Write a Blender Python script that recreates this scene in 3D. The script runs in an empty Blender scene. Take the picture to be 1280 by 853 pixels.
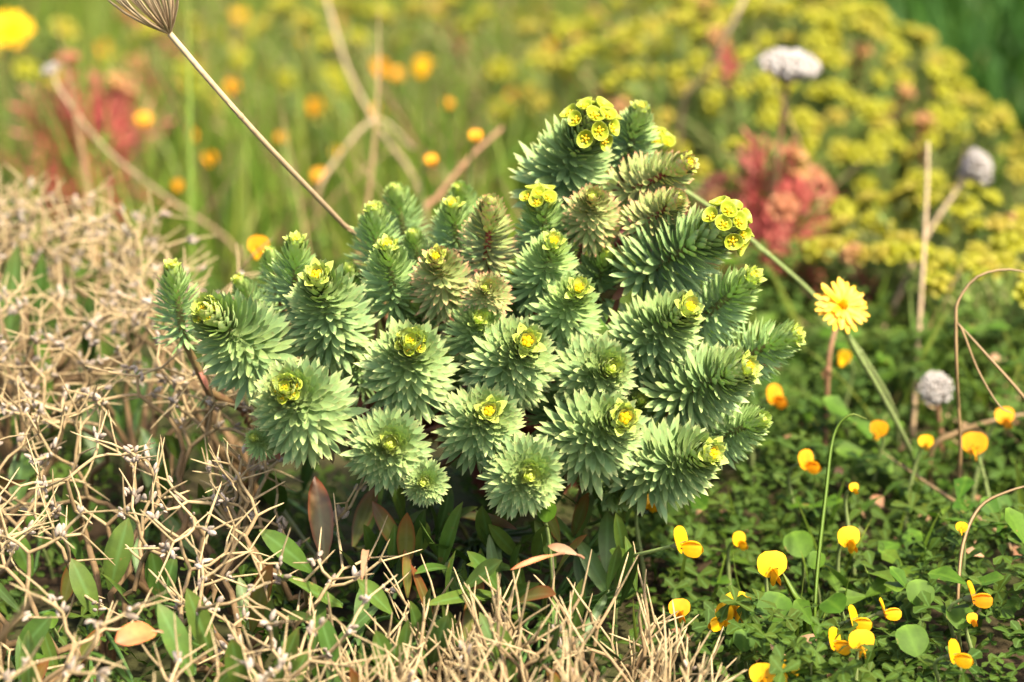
import bpy, math, random
import numpy as np
from mathutils import Vector
from mathutils.bvhtree import BVHTree

rng = np.random.default_rng(11)
random.seed(11)
sc = bpy.context.scene
col = sc.collection
RAD = math.radians

# ------------------------------------------------------------------ camera
PITCH = RAD(20.0)
CAM = np.array([0.0, 0.0, 0.455])
FPX = 1280 * 100.0 / 36.0
cF = np.array([0, math.cos(PITCH), -math.sin(PITCH)])
cU = np.array([0, math.sin(PITCH), math.cos(PITCH)])
cR = np.array([1.0, 0, 0])
cam = bpy.data.cameras.new('camera')
cam.lens = 100.0
cam.sensor_width = 36.0
cam.clip_start = 0.02
cam.clip_end = 1000.0
cam.dof.use_dof = True
cam.dof.focus_distance = 0.985
cam.dof.aperture_fstop = 7.6
camo = bpy.data.objects.new('camera', cam)
camo.location = CAM
camo.rotation_euler = (RAD(90) - PITCH, 0, 0)
col.objects.link(camo)
sc.camera = camo

# ------------------------------------------------------------------ world, sun, exposure
SUN_EL = RAD(57.0)
SUN_ROT = RAD(132.0)         # clockwise from +Y: from the right, over the camera's shoulder
world = bpy.data.worlds.new('World')
sc.world = world
world.use_nodes = True
wn = world.node_tree
wn.nodes.clear()
sky = wn.nodes.new('ShaderNodeTexSky')
sky.sky_type = 'NISHITA'
sky.sun_disc = False
sky.sun_elevation = SUN_EL
sky.sun_rotation = SUN_ROT
sky.dust_density = 5.0
sky.air_density = 1.0
bg = wn.nodes.new('ShaderNodeBackground')
bg.inputs['Strength'].default_value = 0.15
wo = wn.nodes.new('ShaderNodeOutputWorld')
wn.links.new(sky.outputs[0], bg.inputs['Color'])
wn.links.new(bg.outputs[0], wo.inputs['Surface'])
sun = bpy.data.lights.new('sun', 'SUN')
sun.energy = 4.2
sun.angle = RAD(5.0)
sun.color = (1.0, 0.90, 0.72)
suno = bpy.data.objects.new('sun', sun)
sdir = Vector((math.sin(SUN_ROT) * math.cos(SUN_EL), math.cos(SUN_ROT) * math.cos(SUN_EL), math.sin(SUN_EL)))
suno.rotation_euler = sdir.to_track_quat('Z', 'Y').to_euler()
suno.location = (1, 0, 2)
col.objects.link(suno)
sc.view_settings.view_transform = 'Standard'
sc.view_settings.look = 'None'
sc.view_settings.exposure = 1.29
sc.view_settings.gamma = 1.0
sc.view_settings.use_curve_mapping = False
sc.cycles.use_denoising = True
sc.cycles.transparent_max_bounces = 4
sc.cycles.max_bounces = 8

# ------------------------------------------------------------------ helpers: pixels -> places
def ground(x, y):
    s = np.maximum(0.0, np.asarray(y, float) - 1.15)
    drop = -0.24 * s * (1 - np.exp(-s / 0.12))
    drop = -0.32 * (1 - np.exp(drop / 0.32))
    bump = 0.004 * np.sin(np.asarray(x) * 23 + 1.3) * np.sin(np.asarray(y) * 19) + 0.002 * np.sin(np.asarray(x) * 61) * np.sin(np.asarray(y) * 53 + 2)
    return drop + bump

def ray(px, py):
    return cF + (px - 640) / FPX * cR + (426.5 - py) / FPX * cU

def P(px, py, d):
    return CAM + d * ray(px, py)

def PZ(px, py, z):
    r = ray(px, py)
    return CAM + r * ((z - CAM[2]) / r[2])

def PH(px, py, h):            # the point on the ray that is h above the ground
    r = ray(px, py)
    d = 0.6
    while d < 6 and (CAM + d * r)[2] > ground((CAM + d * r)[0], (CAM + d * r)[1]) + h:
        d += 0.006
    return CAM + d * r

def unit(v):
    v = np.asarray(v, float)
    return v / (np.linalg.norm(v, axis=-1, keepdims=True) + 1e-12)

def perp(a):
    a = unit(a)
    r = np.array([0, 0, 1.0]) if abs(a[2]) < 0.9 else np.array([1.0, 0, 0])
    x = unit(np.cross(a, r))
    return x, unit(np.cross(a, x))

# ------------------------------------------------------------------ helpers: meshes
class MB:
    def __init__(self):
        self.v = []; self.a = []; self.f = []; self.m = []; self.n = 0
    def add(self, v, f, a, mat=0):
        v = np.asarray(v, float).reshape(-1, 3)
        f = np.asarray(f, int).reshape(-1, 4)
        a = np.broadcast_to(np.asarray(a, float), (len(v), 4))
        self.v.append(v); self.f.append(f + self.n); self.a.append(a)
        self.m.append(np.full(len(f), mat, int)); self.n += len(v)
    def arrays(self):
        return np.concatenate(self.v), np.concatenate(self.f), np.concatenate(self.a), np.concatenate(self.m)
    def mesh(self, name, mats, base=(0, 0, 0)):
        v, f, a, m = self.arrays()
        return make_mesh(name, v - np.asarray(base), f, a, m, mats)
    def build(self, name, mats, parent=None, base=(0, 0, 0)):
        return link(name, self.mesh(name, mats, base), parent)

def make_mesh(name, v, f, a, m, mats):
    me = bpy.data.meshes.new(name)
    me.vertices.add(len(v))
    me.vertices.foreach_set('co', np.ascontiguousarray(v, dtype=np.float32).ravel())
    me.loops.add(4 * len(f))
    me.loops.foreach_set('vertex_index', np.ascontiguousarray(f, dtype=np.int32).ravel())
    me.polygons.add(len(f))
    me.polygons.foreach_set('loop_start', np.arange(0, 4 * len(f), 4, dtype=np.int32))
    me.polygons.foreach_set('material_index', np.asarray(m, dtype=np.int32))
    me.polygons.foreach_set('use_smooth', np.ones(len(f), dtype=bool))
    at = me.attributes.new('lf', 'FLOAT_COLOR', 'POINT')
    at.data.foreach_set('color', np.ascontiguousarray(a, dtype=np.float32).ravel())
    for mt in (mats if isinstance(mats, (list, tuple)) else [mats]):
        me.materials.append(mt)
    me.update(calc_edges=True)
    return me

def link(name, me, parent=None):
    o = bpy.data.objects.new(name, me)
    col.objects.link(o)
    if parent is not None:
        o.parent = parent
    return o

def tag(o, label=None, cat=None, group=None, kind=None):
    if label: o['label'] = label
    if cat: o['category'] = cat
    if group: o['group'] = group
    if kind: o['kind'] = kind
    return o

def thing(name, base, label, cat, group=None):
    o = bpy.data.objects.new(name, None)
    o.empty_display_size = 0.01
    o.location = base
    col.objects.link(o)
    return tag(o, label, cat, group)

PROF = {
    'spurge': ([0, .08, .25, .5, .68, .85, .95, 1], [.36, .44, .66, .94, 1.0, .70, .32, .03]),
    'bract':  ([0, .15, .4, .65, .85, .95, 1], [.45, .75, 1.0, .92, .55, .25, .04]),
    'lance':  ([0, .1, .3, .55, .78, .92, 1], [.16, .36, .8, 1.0, .8, .4, .04]),
    'round':  ([0, .1, .3, .6, .85, .96, 1], [.2, .55, .92, 1.0, .78, .42, .1]),
    'obov':   ([0, .2, .5, .75, .92, 1], [.14, .35, .78, 1.0, .75, .2]),
    'strap':  ([0, .15, .5, .85, .95, 1], [.5, .72, .95, 1.0, .85, .45]),
    'disc':   ([0, .08, .3, .6, .82, .94, 1], [.36, .60, .92, 1.0, .90, .66, .38]),
    'grass':  ([0, .1, .4, .7, .9, 1], [.7, .9, 1.0, .75, .35, .03]),
}

def leaf_arrays(Pn, D, N, L, W, bend=0.0, prof='spurge', cup=0.25, thick=0.10, nseg=6, closed=True, rnd=0.5, age=0.0, twist=0.0):
    """many leaves at once; returns verts (n,k,3), quads of one leaf, attributes (n,k,4)"""
    Pn = np.atleast_2d(Pn); n = len(Pn)
    D = unit(np.broadcast_to(D, (n, 3))); N = np.broadcast_to(N, (n, 3))
    N = unit(N - D * np.sum(N * D, 1, keepdims=True))
    L = np.broadcast_to(L, (n,)); W = np.broadcast_to(W, (n,)); bend = np.broadcast_to(bend, (n,))
    rnd = np.broadcast_to(rnd, (n,)); age = np.broadcast_to(age, (n,))
    S = np.cross(D, N)
    s = np.linspace(0, 1, nseg + 1) ** 0.85
    ds = np.diff(s)
    mid = (s[1:] + s[:-1]) / 2
    th = bend[:, None] * mid
    x = np.concatenate([np.zeros((n, 1)), np.cumsum(np.cos(th) * ds, 1)], 1)
    z = np.concatenate([np.zeros((n, 1)), np.cumsum(np.sin(th) * ds, 1)], 1)
    ths = bend[:, None] * s
    C = Pn[:, None] + L[:, None, None] * (x[..., None] * D[:, None] + z[..., None] * N[:, None])
    nn = -np.sin(ths)[..., None] * D[:, None] + np.cos(ths)[..., None] * N[:, None]
    w = np.interp(s, *PROF[prof])[None, :] * W[:, None] / 2
    tw = np.broadcast_to(np.asarray(twist, float), (n,))[:, None] * s
    S2 = np.cos(tw)[..., None] * S[:, None] + np.sin(tw)[..., None] * nn
    nn = np.cos(tw)[..., None] * nn - np.sin(tw)[..., None] * S[:, None]
    w = w[..., None]
    lf = C - S2 * w + nn * w * cup
    rt = C + S2 * w + nn * w * cup
    if closed:
        top = C + nn * w * thick
        bot = C - nn * w * (thick * 1.6)
        V = np.stack([lf, top, rt, rt, bot, lf], 2); k = 6     # upper and lower face keep their own normals
        side = [0, 1, 0, 0, 1, 0]
        prs = [(0, 1), (1, 2), (3, 4), (4, 5)]
    else:
        V = np.stack([lf, C, rt], 2); k = 3
        side = [0, 1, 0]
        prs = [(0, 1), (1, 2)]
    f = []
    for i in range(nseg):
        for a, b in prs:
            f.append((i * k + a, i * k + b, (i + 1) * k + b, (i + 1) * k + a))
    A = np.zeros((n, nseg + 1, k, 4))
    A[..., 0] = s[None, :, None]
    A[..., 1] = np.array(side)[None, None, :]
    A[..., 2] = rnd[:, None, None]
    A[..., 3] = age[:, None, None]
    return V.reshape(n, -1, 3), np.array(f), A.reshape(n, -1, 4)

def leaves(mb, *args, mat=0, **kw):
    V, f, A = leaf_arrays(*args, **kw)
    n, k = V.shape[:2]
    F = (f[None] + (np.arange(n) * k)[:, None, None]).reshape(-1, 4)
    mb.add(V.reshape(-1, 3), F, A.reshape(-1, 4), mat)

def tube(mb, pts, rad, sides=5, t0=0.0, t1=1.0, rnd=0.5, age=0.0, mat=0):
    pts = np.asarray(pts, float); n = len(pts)
    rad = np.broadcast_to(rad, (n,))
    T = np.gradient(pts, axis=0)
    T = unit(T)
    x, _ = perp(T[0])
    V = []
    ang = np.arange(sides) * 2 * math.pi / sides
    for i in range(n):
        x = unit(x - T[i] * np.dot(x, T[i]))
        y = np.cross(T[i], x)
        V.append(pts[i] + rad[i] * (np.cos(ang)[:, None] * x + np.sin(ang)[:, None] * y))
    V = np.array(V).reshape(-1, 3)
    f = []
    for i in range(n - 1):
        for j in range(sides):
            k = (j + 1) % sides
            f.append((i * sides + j, i * sides + k, (i + 1) * sides + k, (i + 1) * sides + j))
    A = np.zeros((n, sides, 4))
    A[..., 0] = np.linspace(t0, t1, n)[:, None]
    A[..., 1] = 1; A[..., 2] = rnd; A[..., 3] = age
    mb.add(V, f, A.reshape(-1, 4), mat)

def ball(mb, c, axis, r, ln=1.0, seg=6, rings=4, rnd=0.5, age=0.0, mat=0):
    """ellipsoid of radius r, stretched ln along axis"""
    a = unit(axis); x, y = perp(a)
    V = []; A = []
    for i in range(rings + 1):
        ph = -math.pi / 2 + math.pi * i / rings
        ph = max(min(ph, 1.53), -1.53)
        for j in range(seg):
            an = 2 * math.pi * j / seg
            V.append(np.asarray(c) + r * (math.cos(ph) * (math.cos(an) * x + math.sin(an) * y) + ln * math.sin(ph) * a))
            A.append((i / rings, 1, rnd, age))
    f = []
    for i in range(rings):
        for j in range(seg):
            k = (j + 1) % seg
            f.append((i * seg + j, i * seg + k, (i + 1) * seg + k, (i + 1) * seg + j))
    mb.add(V, f, A, mat)

def bez(p0, p1, p2, p3, n):
    t = np.linspace(0, 1, n)[:, None]
    p0, p1, p2, p3 = [np.asarray(p, float) for p in (p0, p1, p2, p3)]
    return (1 - t) ** 3 * p0 + 3 * (1 - t) ** 2 * t * p1 + 3 * (1 - t) * t * t * p2 + t ** 3 * p3

def spline(ptsin, n):
    """Catmull-Rom through the points"""
    p = [np.asarray(q, float) for q in ptsin]
    p = [2 * p[0] - p[1]] + p + [2 * p[-1] - p[-2]]
    segs = len(p) - 3
    out = []
    for i in range(segs):
        m = max(2, n // segs)
        for t in np.linspace(0, 1, m, endpoint=(i == segs - 1)):
            a, b, c, d = p[i:i + 4]
            out.append(0.5 * ((2 * b) + (c - a) * t + (2 * a - 5 * b + 4 * c - d) * t * t + (3 * b - a - 3 * c + d) * t ** 3))
    return np.array(out)

# ------------------------------------------------------------------ materials
def new_mat(name):
    m = bpy.data.materials.new(name)
    m.use_nodes = True
    nt = m.node_tree
    for n in list(nt.nodes):
        nt.nodes.remove(n)
    return m, nt

def mixc(nt, fac, a, b, mode='MIX'):
    n = nt.nodes.new('ShaderNodeMix')
    n.data_type = 'RGBA'; n.blend_type = mode
    for sock, v in ((n.inputs[0], fac), (n.inputs[6], a), (n.inputs[7], b)):
        if isinstance(v, (int, float)):
            sock.default_value = v
        elif isinstance(v, (tuple, list)):
            sock.default_value = (*v, 1.0) if len(v) == 3 else v
        else:
            nt.links.new(v, sock)
    return n.outputs[2]

def ramp(nt, src, stops, interp='LINEAR'):
    n = nt.nodes.new('ShaderNodeValToRGB')
    n.color_ramp.interpolation = interp
    e = n.color_ramp.elements
    while len(e) < len(stops):
        e.new(0.5)
    for el, (p, c) in zip(e, stops):
        el.position = p
        el.color = (c, c, c, 1) if isinstance(c, (int, float)) else (*c, 1)
    nt.links.new(src, n.inputs[0])
    return n.outputs[0]

def math_n(nt, op, a, b=0.0):
    n = nt.nodes.new('ShaderNodeMath'); n.operation = op
    for s, v in ((n.inputs[0], a), (n.inputs[1], b)):
        if isinstance(v, (int, float)): s.default_value = v
        else: nt.links.new(v, s)
    return n.outputs[0]

def noise(nt, scale, detail=3.0, rough=0.6):
    tc = nt.nodes.new('ShaderNodeTexCoord')
    n = nt.nodes.new('ShaderNodeTexNoise')
    n.inputs['Scale'].default_value = scale
    n.inputs['Detail'].default_value = detail
    n.inputs['Roughness'].default_value = rough
    nt.links.new(tc.outputs['Object'], n.inputs['Vector'])
    return n.outputs['Fac']

def finish(nt, colour, rough=0.5, transl=0.0, bump=None, spec=0.35, tcol=None):
    out = nt.nodes.new('ShaderNodeOutputMaterial')
    p = nt.nodes.new('ShaderNodeBsdfPrincipled')
    nt.links.new(colour, p.inputs['Base Color'])
    p.inputs['Roughness'].default_value = rough
    p.inputs['Specular IOR Level'].default_value = spec
    if bump is not None:
        b = nt.nodes.new('ShaderNodeBump')
        b.inputs['Strength'].default_value = bump[1]
        b.inputs['Distance'].default_value = bump[2]
        nt.links.new(bump[0], b.inputs['Height'])
        nt.links.new(b.outputs[0], p.inputs['Normal'])
    if transl > 0:
        t = nt.nodes.new('ShaderNodeBsdfTranslucent')
        nt.links.new(tcol if tcol is not None else colour, t.inputs['Color'])
        m = nt.nodes.new('ShaderNodeMixShader')
        m.inputs[0].default_value = transl
        nt.links.new(p.outputs[0], m.inputs[1])
        nt.links.new(t.outputs[0], m.inputs[2])
        nt.links.new(m.outputs[0], out.inputs['Surface'])
    else:
        nt.links.new(p.outputs[0], out.inputs['Surface'])

def attrs(nt):
    a = nt.nodes.new('ShaderNodeAttribute'); a.attribute_name = 'lf'
    s = nt.nodes.new('ShaderNodeSeparateColor')
    nt.links.new(a.outputs['Color'], s.inputs[0])
    return s.outputs[0], s.outputs[1], s.outputs[2], a.outputs['Alpha']

def leaf_mat(name, old, young, alt, tip, tip0=0.8, tipamt=0.7, edge=None, edgeamt=0.0, rough=0.5, transl=0.2,
             nscale=350, namt=0.25, spec=0.35, mid=None, base=None, objrand=None, spots=0.0):
    m, nt = new_mat(name)
    t, side, rnd, age = attrs(nt)
    c = mixc(nt, age, old, young)
    c = mixc(nt, ramp(nt, rnd, [(0.45, 0.0), (1.0, 0.85)]), c, alt)
    if objrand is not None:
        oi = nt.nodes.new('ShaderNodeObjectInfo')
        c = mixc(nt, ramp(nt, oi.outputs['Random'], [(0.5, 0.0), (1.0, 1.0)]), c, objrand)
    nz = noise(nt, nscale)
    c = mixc(nt, namt, c, mixc(nt, 1.0, c, ramp(nt, nz, [(0.3, 0.45), (0.7, 1.25)]), 'MULTIPLY'))
    if mid is not None:
        c = mixc(nt, math_n(nt, 'MULTIPLY', ramp(nt, side, [(0.75, 0.0), (1.0, 0.6)]), 1.0), c, mid)
    if edge is not None:
        c = mixc(nt, math_n(nt, 'MULTIPLY', ramp(nt, side, [(0.0, 1.0), (0.35, 0.0)]), edgeamt), c, edge)
    if base is not None:
        c = mixc(nt, ramp(nt, t, [(0.0, 0.8), (0.4, 0.0)]), c, base)
    jit = math_n(nt, 'ADD', t, math_n(nt, 'MULTIPLY', math_n(nt, 'SUBTRACT', nz, 0.5), 0.25))
    c = mixc(nt, math_n(nt, 'MULTIPLY', ramp(nt, jit, [(tip0, 0.0), (1.0, 1.0)]), tipamt), c, tip)
    if spots:
        c = mixc(nt, math_n(nt, 'MULTIPLY', ramp(nt, noise(nt, 260, 2.0), [(0.66, 0.0), (0.74, 1.0)]), spots), c, (0.26, 0.15, 0.05))
    finish(nt, c, rough, transl, (nz, 0.25, 0.0004), spec)
    return m

def stem_mat(name, c0, c1, dark, rough=0.7, nscale=400, bumpd=0.0004, transl=0.0):
    m, nt = new_mat(name)
    t, side, rnd, age = attrs(nt)
    c = mixc(nt, t, c0, c1)
    nz = noise(nt, nscale, 4.0)
    c = mixc(nt, ramp(nt, nz, [(0.42, 0.0), (0.75, 0.8)]), c, dark)
    c = mixc(nt, math_n(nt, 'MULTIPLY', rnd, 0.45), c, mixc(nt, 1.0, c, (0.55, 0.5, 0.45), 'MULTIPLY'))
    finish(nt, c, rough, transl, (nz, 0.5, bumpd), 0.3)
    return m

M = {}
M['leaf'] = leaf_mat('spurge_leaf', (0.326, 0.496, 0.198), (0.566, 0.668, 0.136), (0.436, 0.568, 0.188), (0.741, 0.624, 0.292), 0.84, 0.5,
                     edge=(0.501, 0.557, 0.272), edgeamt=0.16, rough=0.55, transl=0.24, mid=(0.349, 0.523, 0.220), spots=0.45)
M['leafnarrow'] = leaf_mat('spurge_leaf_blue', (0.325, 0.508, 0.189), (0.590, 0.716, 0.126), (0.430, 0.578, 0.177), (0.615, 0.578, 0.275), 0.86, 0.5,
                     edge=(0.443, 0.528, 0.253), edgeamt=0.14, rough=0.55, transl=0.24, mid=(0.344, 0.528, 0.196), spots=0.4)
M['leafpink'] = leaf_mat('spurge_leaf_pink', (0.386, 0.499, 0.159), (0.544, 0.635, 0.159), (0.499, 0.522, 0.181), (0.748, 0.295, 0.204), 0.80, 0.8,
                     edge=(0.726, 0.476, 0.295), edgeamt=0.45, rough=0.5, transl=0.22, mid=(0.375, 0.476, 0.227))
M['leafold'] = leaf_mat('spurge_leaf_old', (0.40, 0.17, 0.09), (0.22, 0.28, 0.12), (0.45, 0.12, 0.12), (0.45, 0.25, 0.15), 0.6, 0.6, rough=0.6, transl=0.25)
M['bract'] = leaf_mat('spurge_bract', (0.50, 0.62, 0.11), (0.66, 0.70, 0.10), (0.58, 0.66, 0.13), (0.70, 0.70, 0.24), 0.8, 0.5,
                     edge=(0.68, 0.68, 0.26), edgeamt=0.5, rough=0.5, transl=0.3, namt=0.12)
M['cup'] = leaf_mat('spurge_cup', (0.344, 0.437, 0.024), (0.396, 0.446, 0.024), (0.292, 0.418, 0.032), (0.533, 0.570, 0.096), 0.84, 0.7, rough=0.45, transl=0.3, namt=0.15, base=(0.447, 0.399, 0.008))
M['gland'] = leaf_mat('spurge_gland', (0.72, 0.47, 0.01), (0.78, 0.56, 0.015), (0.70, 0.40, 0.008), (0.78, 0.56, 0.015), 0.8, 0.4, rough=0.35, transl=0.1)
M['stem'] = stem_mat('spurge_stem', (0.22, 0.07, 0.045), (0.30, 0.36, 0.12), (0.16, 0.06, 0.04))
M['stemred'] = stem_mat('spurge_stem_red', (0.28, 0.05, 0.04), (0.40, 0.08, 0.07), (0.20, 0.06, 0.04))
M['twig'] = stem_mat('dry_twig', (0.110, 0.054, 0.019), (0.556, 0.437, 0.232), (0.253, 0.158, 0.071), 0.75, 500)
M['budm'] = leaf_mat('dry_bud', (0.36, 0.29, 0.22), (0.48, 0.40, 0.32), (0.22, 0.16, 0.11), (0.50, 0.42, 0.34), 0.7, 0.6, rough=0.8, transl=0.08, nscale=900, namt=0.6)
M['broad'] = leaf_mat('broad_leaf', (0.052, 0.121, 0.015), (0.100, 0.185, 0.024), (0.121, 0.176, 0.022), (0.138, 0.146, 0.024), 0.8, 0.5, rough=0.5, transl=0.25,
                      mid=(0.130, 0.252, 0.064), nscale=220, namt=0.4, spec=0.5, spots=0.6)
M['broadred'] = leaf_mat('broad_leaf_red_edged', (0.128, 0.152, 0.024), (0.192, 0.192, 0.040), (0.160, 0.080, 0.024), (0.240, 0.040, 0.016), 0.55, 0.7,
                      edge=(0.272, 0.064, 0.024), edgeamt=0.75, rough=0.34, transl=0.25, mid=(0.224, 0.224, 0.080), nscale=220, namt=0.4, spec=0.5)
M['brownred'] = leaf_mat('broad_leaf_brown', (0.10, 0.05, 0.02), (0.16, 0.06, 0.02), (0.07, 0.07, 0.02), (0.16, 0.02, 0.01), 0.5, 0.7,
                      rough=0.35, transl=0.2, nscale=200, namt=0.5, spec=0.5)
M['orange'] = leaf_mat('dead_leaf', (0.52, 0.16, 0.04), (0.56, 0.22, 0.08), (0.42, 0.12, 0.03), (0.40, 0.10, 0.03), 0.7, 0.7, rough=0.5, transl=0.15, nscale=260, namt=0.5)
M['palebrown'] = leaf_mat('withered_leaf', (0.36, 0.20, 0.10), (0.42, 0.26, 0.14), (0.30, 0.13, 0.06), (0.30, 0.12, 0.05), 0.7, 0.7, rough=0.6, transl=0.2, nscale=260, namt=0.5)
M['clover'] = leaf_mat('clover_leaf', (0.026, 0.059, 0.004), (0.068, 0.115, 0.011), (0.061, 0.086, 0.008), (0.078, 0.130, 0.026), 0.8, 0.4, rough=0.65, transl=0.25, spec=0.15,
                      mid=(0.101, 0.196, 0.046), nscale=300, namt=0.3)
M['roundleaf'] = leaf_mat('round_leaf', (0.040, 0.104, 0.005), (0.078, 0.157, 0.009), (0.086, 0.133, 0.007), (0.171, 0.286, 0.030), 0.8, 0.4, rough=0.6, transl=0.25, nscale=240, namt=0.5, spec=0.2, mid=(0.093, 0.182, 0.013), spots=0.6)
M['grass'] = leaf_mat('grass_blade', (0.098, 0.190, 0.017), (0.167, 0.249, 0.024), (0.228, 0.242, 0.034), (0.277, 0.283, 0.057), 0.75, 0.6, rough=0.5, transl=0.35, nscale=120, namt=0.25)
M['grassshade'] = leaf_mat('shaded_grass_blade', (0.03, 0.10, 0.012), (0.07, 0.17, 0.02), (0.05, 0.12, 0.015), (0.08, 0.16, 0.03), 0.75, 0.4, rough=0.5, transl=0.25, nscale=120, namt=0.25)  # darker copy of the grass green, with the far corner's shade in its colour
M['straw'] = leaf_mat('straw_blade', (0.328, 0.203, 0.086), (0.391, 0.266, 0.133), (0.282, 0.156, 0.070), (0.375, 0.282, 0.156), 0.6, 0.5, rough=0.6, transl=0.2, nscale=160, namt=0.35)
M['drystalk'] = stem_mat('dry_stalk', (0.264, 0.164, 0.079), (0.510, 0.406, 0.246), (0.299, 0.207, 0.119), 0.75, 300)
M['greenstalk'] = stem_mat('green_stalk', (0.17, 0.21, 0.07), (0.24, 0.32, 0.09), (0.15, 0.17, 0.07), 0.6, 300)
M['brownstalk'] = stem_mat('brown_stalk', (0.26, 0.12, 0.06), (0.34, 0.20, 0.10), (0.18, 0.09, 0.05), 0.7, 300)
M['petal'] = leaf_mat('yellow_petal', (0.82, 0.46, 0.005), (0.86, 0.50, 0.005), (0.82, 0.40, 0.003), (0.86, 0.52, 0.01), 0.8, 0.3, rough=0.45, transl=0.3, nscale=300, namt=0.3, mid=(0.74, 0.36, 0.003), edge=(0.86, 0.52, 0.01), edgeamt=0.5)
M['petalorange'] = leaf_mat('orange_petal', (0.80, 0.33, 0.005), (0.84, 0.38, 0.01), (0.80, 0.26, 0.005), (0.84, 0.42, 0.01), 0.8, 0.3, rough=0.45, transl=0.3, nscale=300, namt=0.3, mid=(0.74, 0.36, 0.003), edge=(0.86, 0.52, 0.01), edgeamt=0.5)
M['daisy'] = leaf_mat('daisy_petal', (0.84, 0.50, 0.002), (0.86, 0.54, 0.002), (0.82, 0.43, 0.002), (0.86, 0.56, 0.004), 0.8, 0.4, rough=0.45, transl=0.3, nscale=300, namt=0.12)
M['calyx'] = leaf_mat('calyx', (0.16, 0.20, 0.07), (0.22, 0.22, 0.09), (0.24, 0.12, 0.07), (0.25, 0.2, 0.1), 0.7, 0.5, rough=0.6, transl=0.15)
M['fluff'] = leaf_mat('white_fluff', (0.368, 0.328, 0.288), (0.448, 0.416, 0.376), (0.224, 0.184, 0.152), (0.464, 0.432, 0.400), 0.6, 0.6, rough=0.9, transl=0.15, nscale=700, namt=0.4)
M['fluffdark'] = leaf_mat('grey_fluff', (0.30, 0.24, 0.21), (0.44, 0.38, 0.34), (0.22, 0.16, 0.13), (0.5, 0.44, 0.40), 0.6, 0.6, rough=0.9, transl=0.1, nscale=700, namt=0.4)
# far spurge
M['farleaf'] = leaf_mat('far_spurge_leaf', (0.145, 0.254, 0.048), (0.225, 0.334, 0.048), (0.225, 0.270, 0.053), (0.265, 0.286, 0.063), 0.7, 0.5, rough=0.55, transl=0.3, objrand=(0.199, 0.239, 0.053))
M['farbract'] = leaf_mat('far_spurge_cup', (0.325, 0.318, 0.008), (0.357, 0.339, 0.008), (0.260, 0.296, 0.017), (0.364, 0.369, 0.020), 0.8, 0.4, rough=0.5, transl=0.3, objrand=(0.351, 0.266, 0.029))
M['farred'] = leaf_mat('far_spurge_red_leaf', (0.508, 0.079, 0.078), (0.552, 0.142, 0.101), (0.376, 0.159, 0.090), (0.607, 0.107, 0.112), 0.5, 0.6, rough=0.55, transl=0.3, objrand=(0.420, 0.195, 0.112))
M['farpeach'] = leaf_mat('far_spurge_peach_cup', (0.427, 0.214, 0.071), (0.470, 0.257, 0.085), (0.427, 0.157, 0.071), (0.470, 0.285, 0.106), 0.8, 0.4, rough=0.5, transl=0.3, objrand=(0.413, 0.114, 0.071))

def soil_mat():
    m, nt = new_mat('soil')
    nz = noise(nt, 18, 8.0, 0.65)
    n2 = noise(nt, 2.2, 4.0)
    c = ramp(nt, nz, [(0.3, (0.022, 0.014, 0.008)), (0.55, (0.055, 0.036, 0.02)), (0.75, (0.11, 0.075, 0.042))])
    c = mixc(nt, ramp(nt, n2, [(0.4, 0.0), (0.62, 0.85)]), c, (0.05, 0.075, 0.018))
    finish(nt, c, 0.95, 0.0, (nz, 0.8, 0.01), 0.1)
    return m
M['soil'] = soil_mat()

# ------------------------------------------------------------------ ground
def build_ground():
    xs = np.concatenate([[-400, -120, -40, -12, -5], np.linspace(-2.5, 2.5, 101), [5, 12, 40, 120, 400]])
    ys = np.concatenate([[-400, -120, -40, -12, -4, -1], np.linspace(-0.3, 4.2, 91), [6, 12, 40, 120, 400]])
    X, Y = np.meshgrid(xs, ys)
    Z = ground(X, Y)
    V = np.stack([X, Y, Z], -1).reshape(-1, 3)
    nx = len(xs)
    f = [(j * nx + i, j * nx + i + 1, (j + 1) * nx + i + 1, (j + 1) * nx + i) for j in range(len(ys) - 1) for i in range(nx - 1)]
    mb = MB(); mb.add(V, f, (0, 0, 0.5, 0))
    tag(mb.build('ground', M['soil']), kind='structure')
build_ground()

# ------------------------------------------------------------------ main spurge
BASE = np.array([0.012, 1.075, float(ground(0.012, 1.075))])
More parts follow.
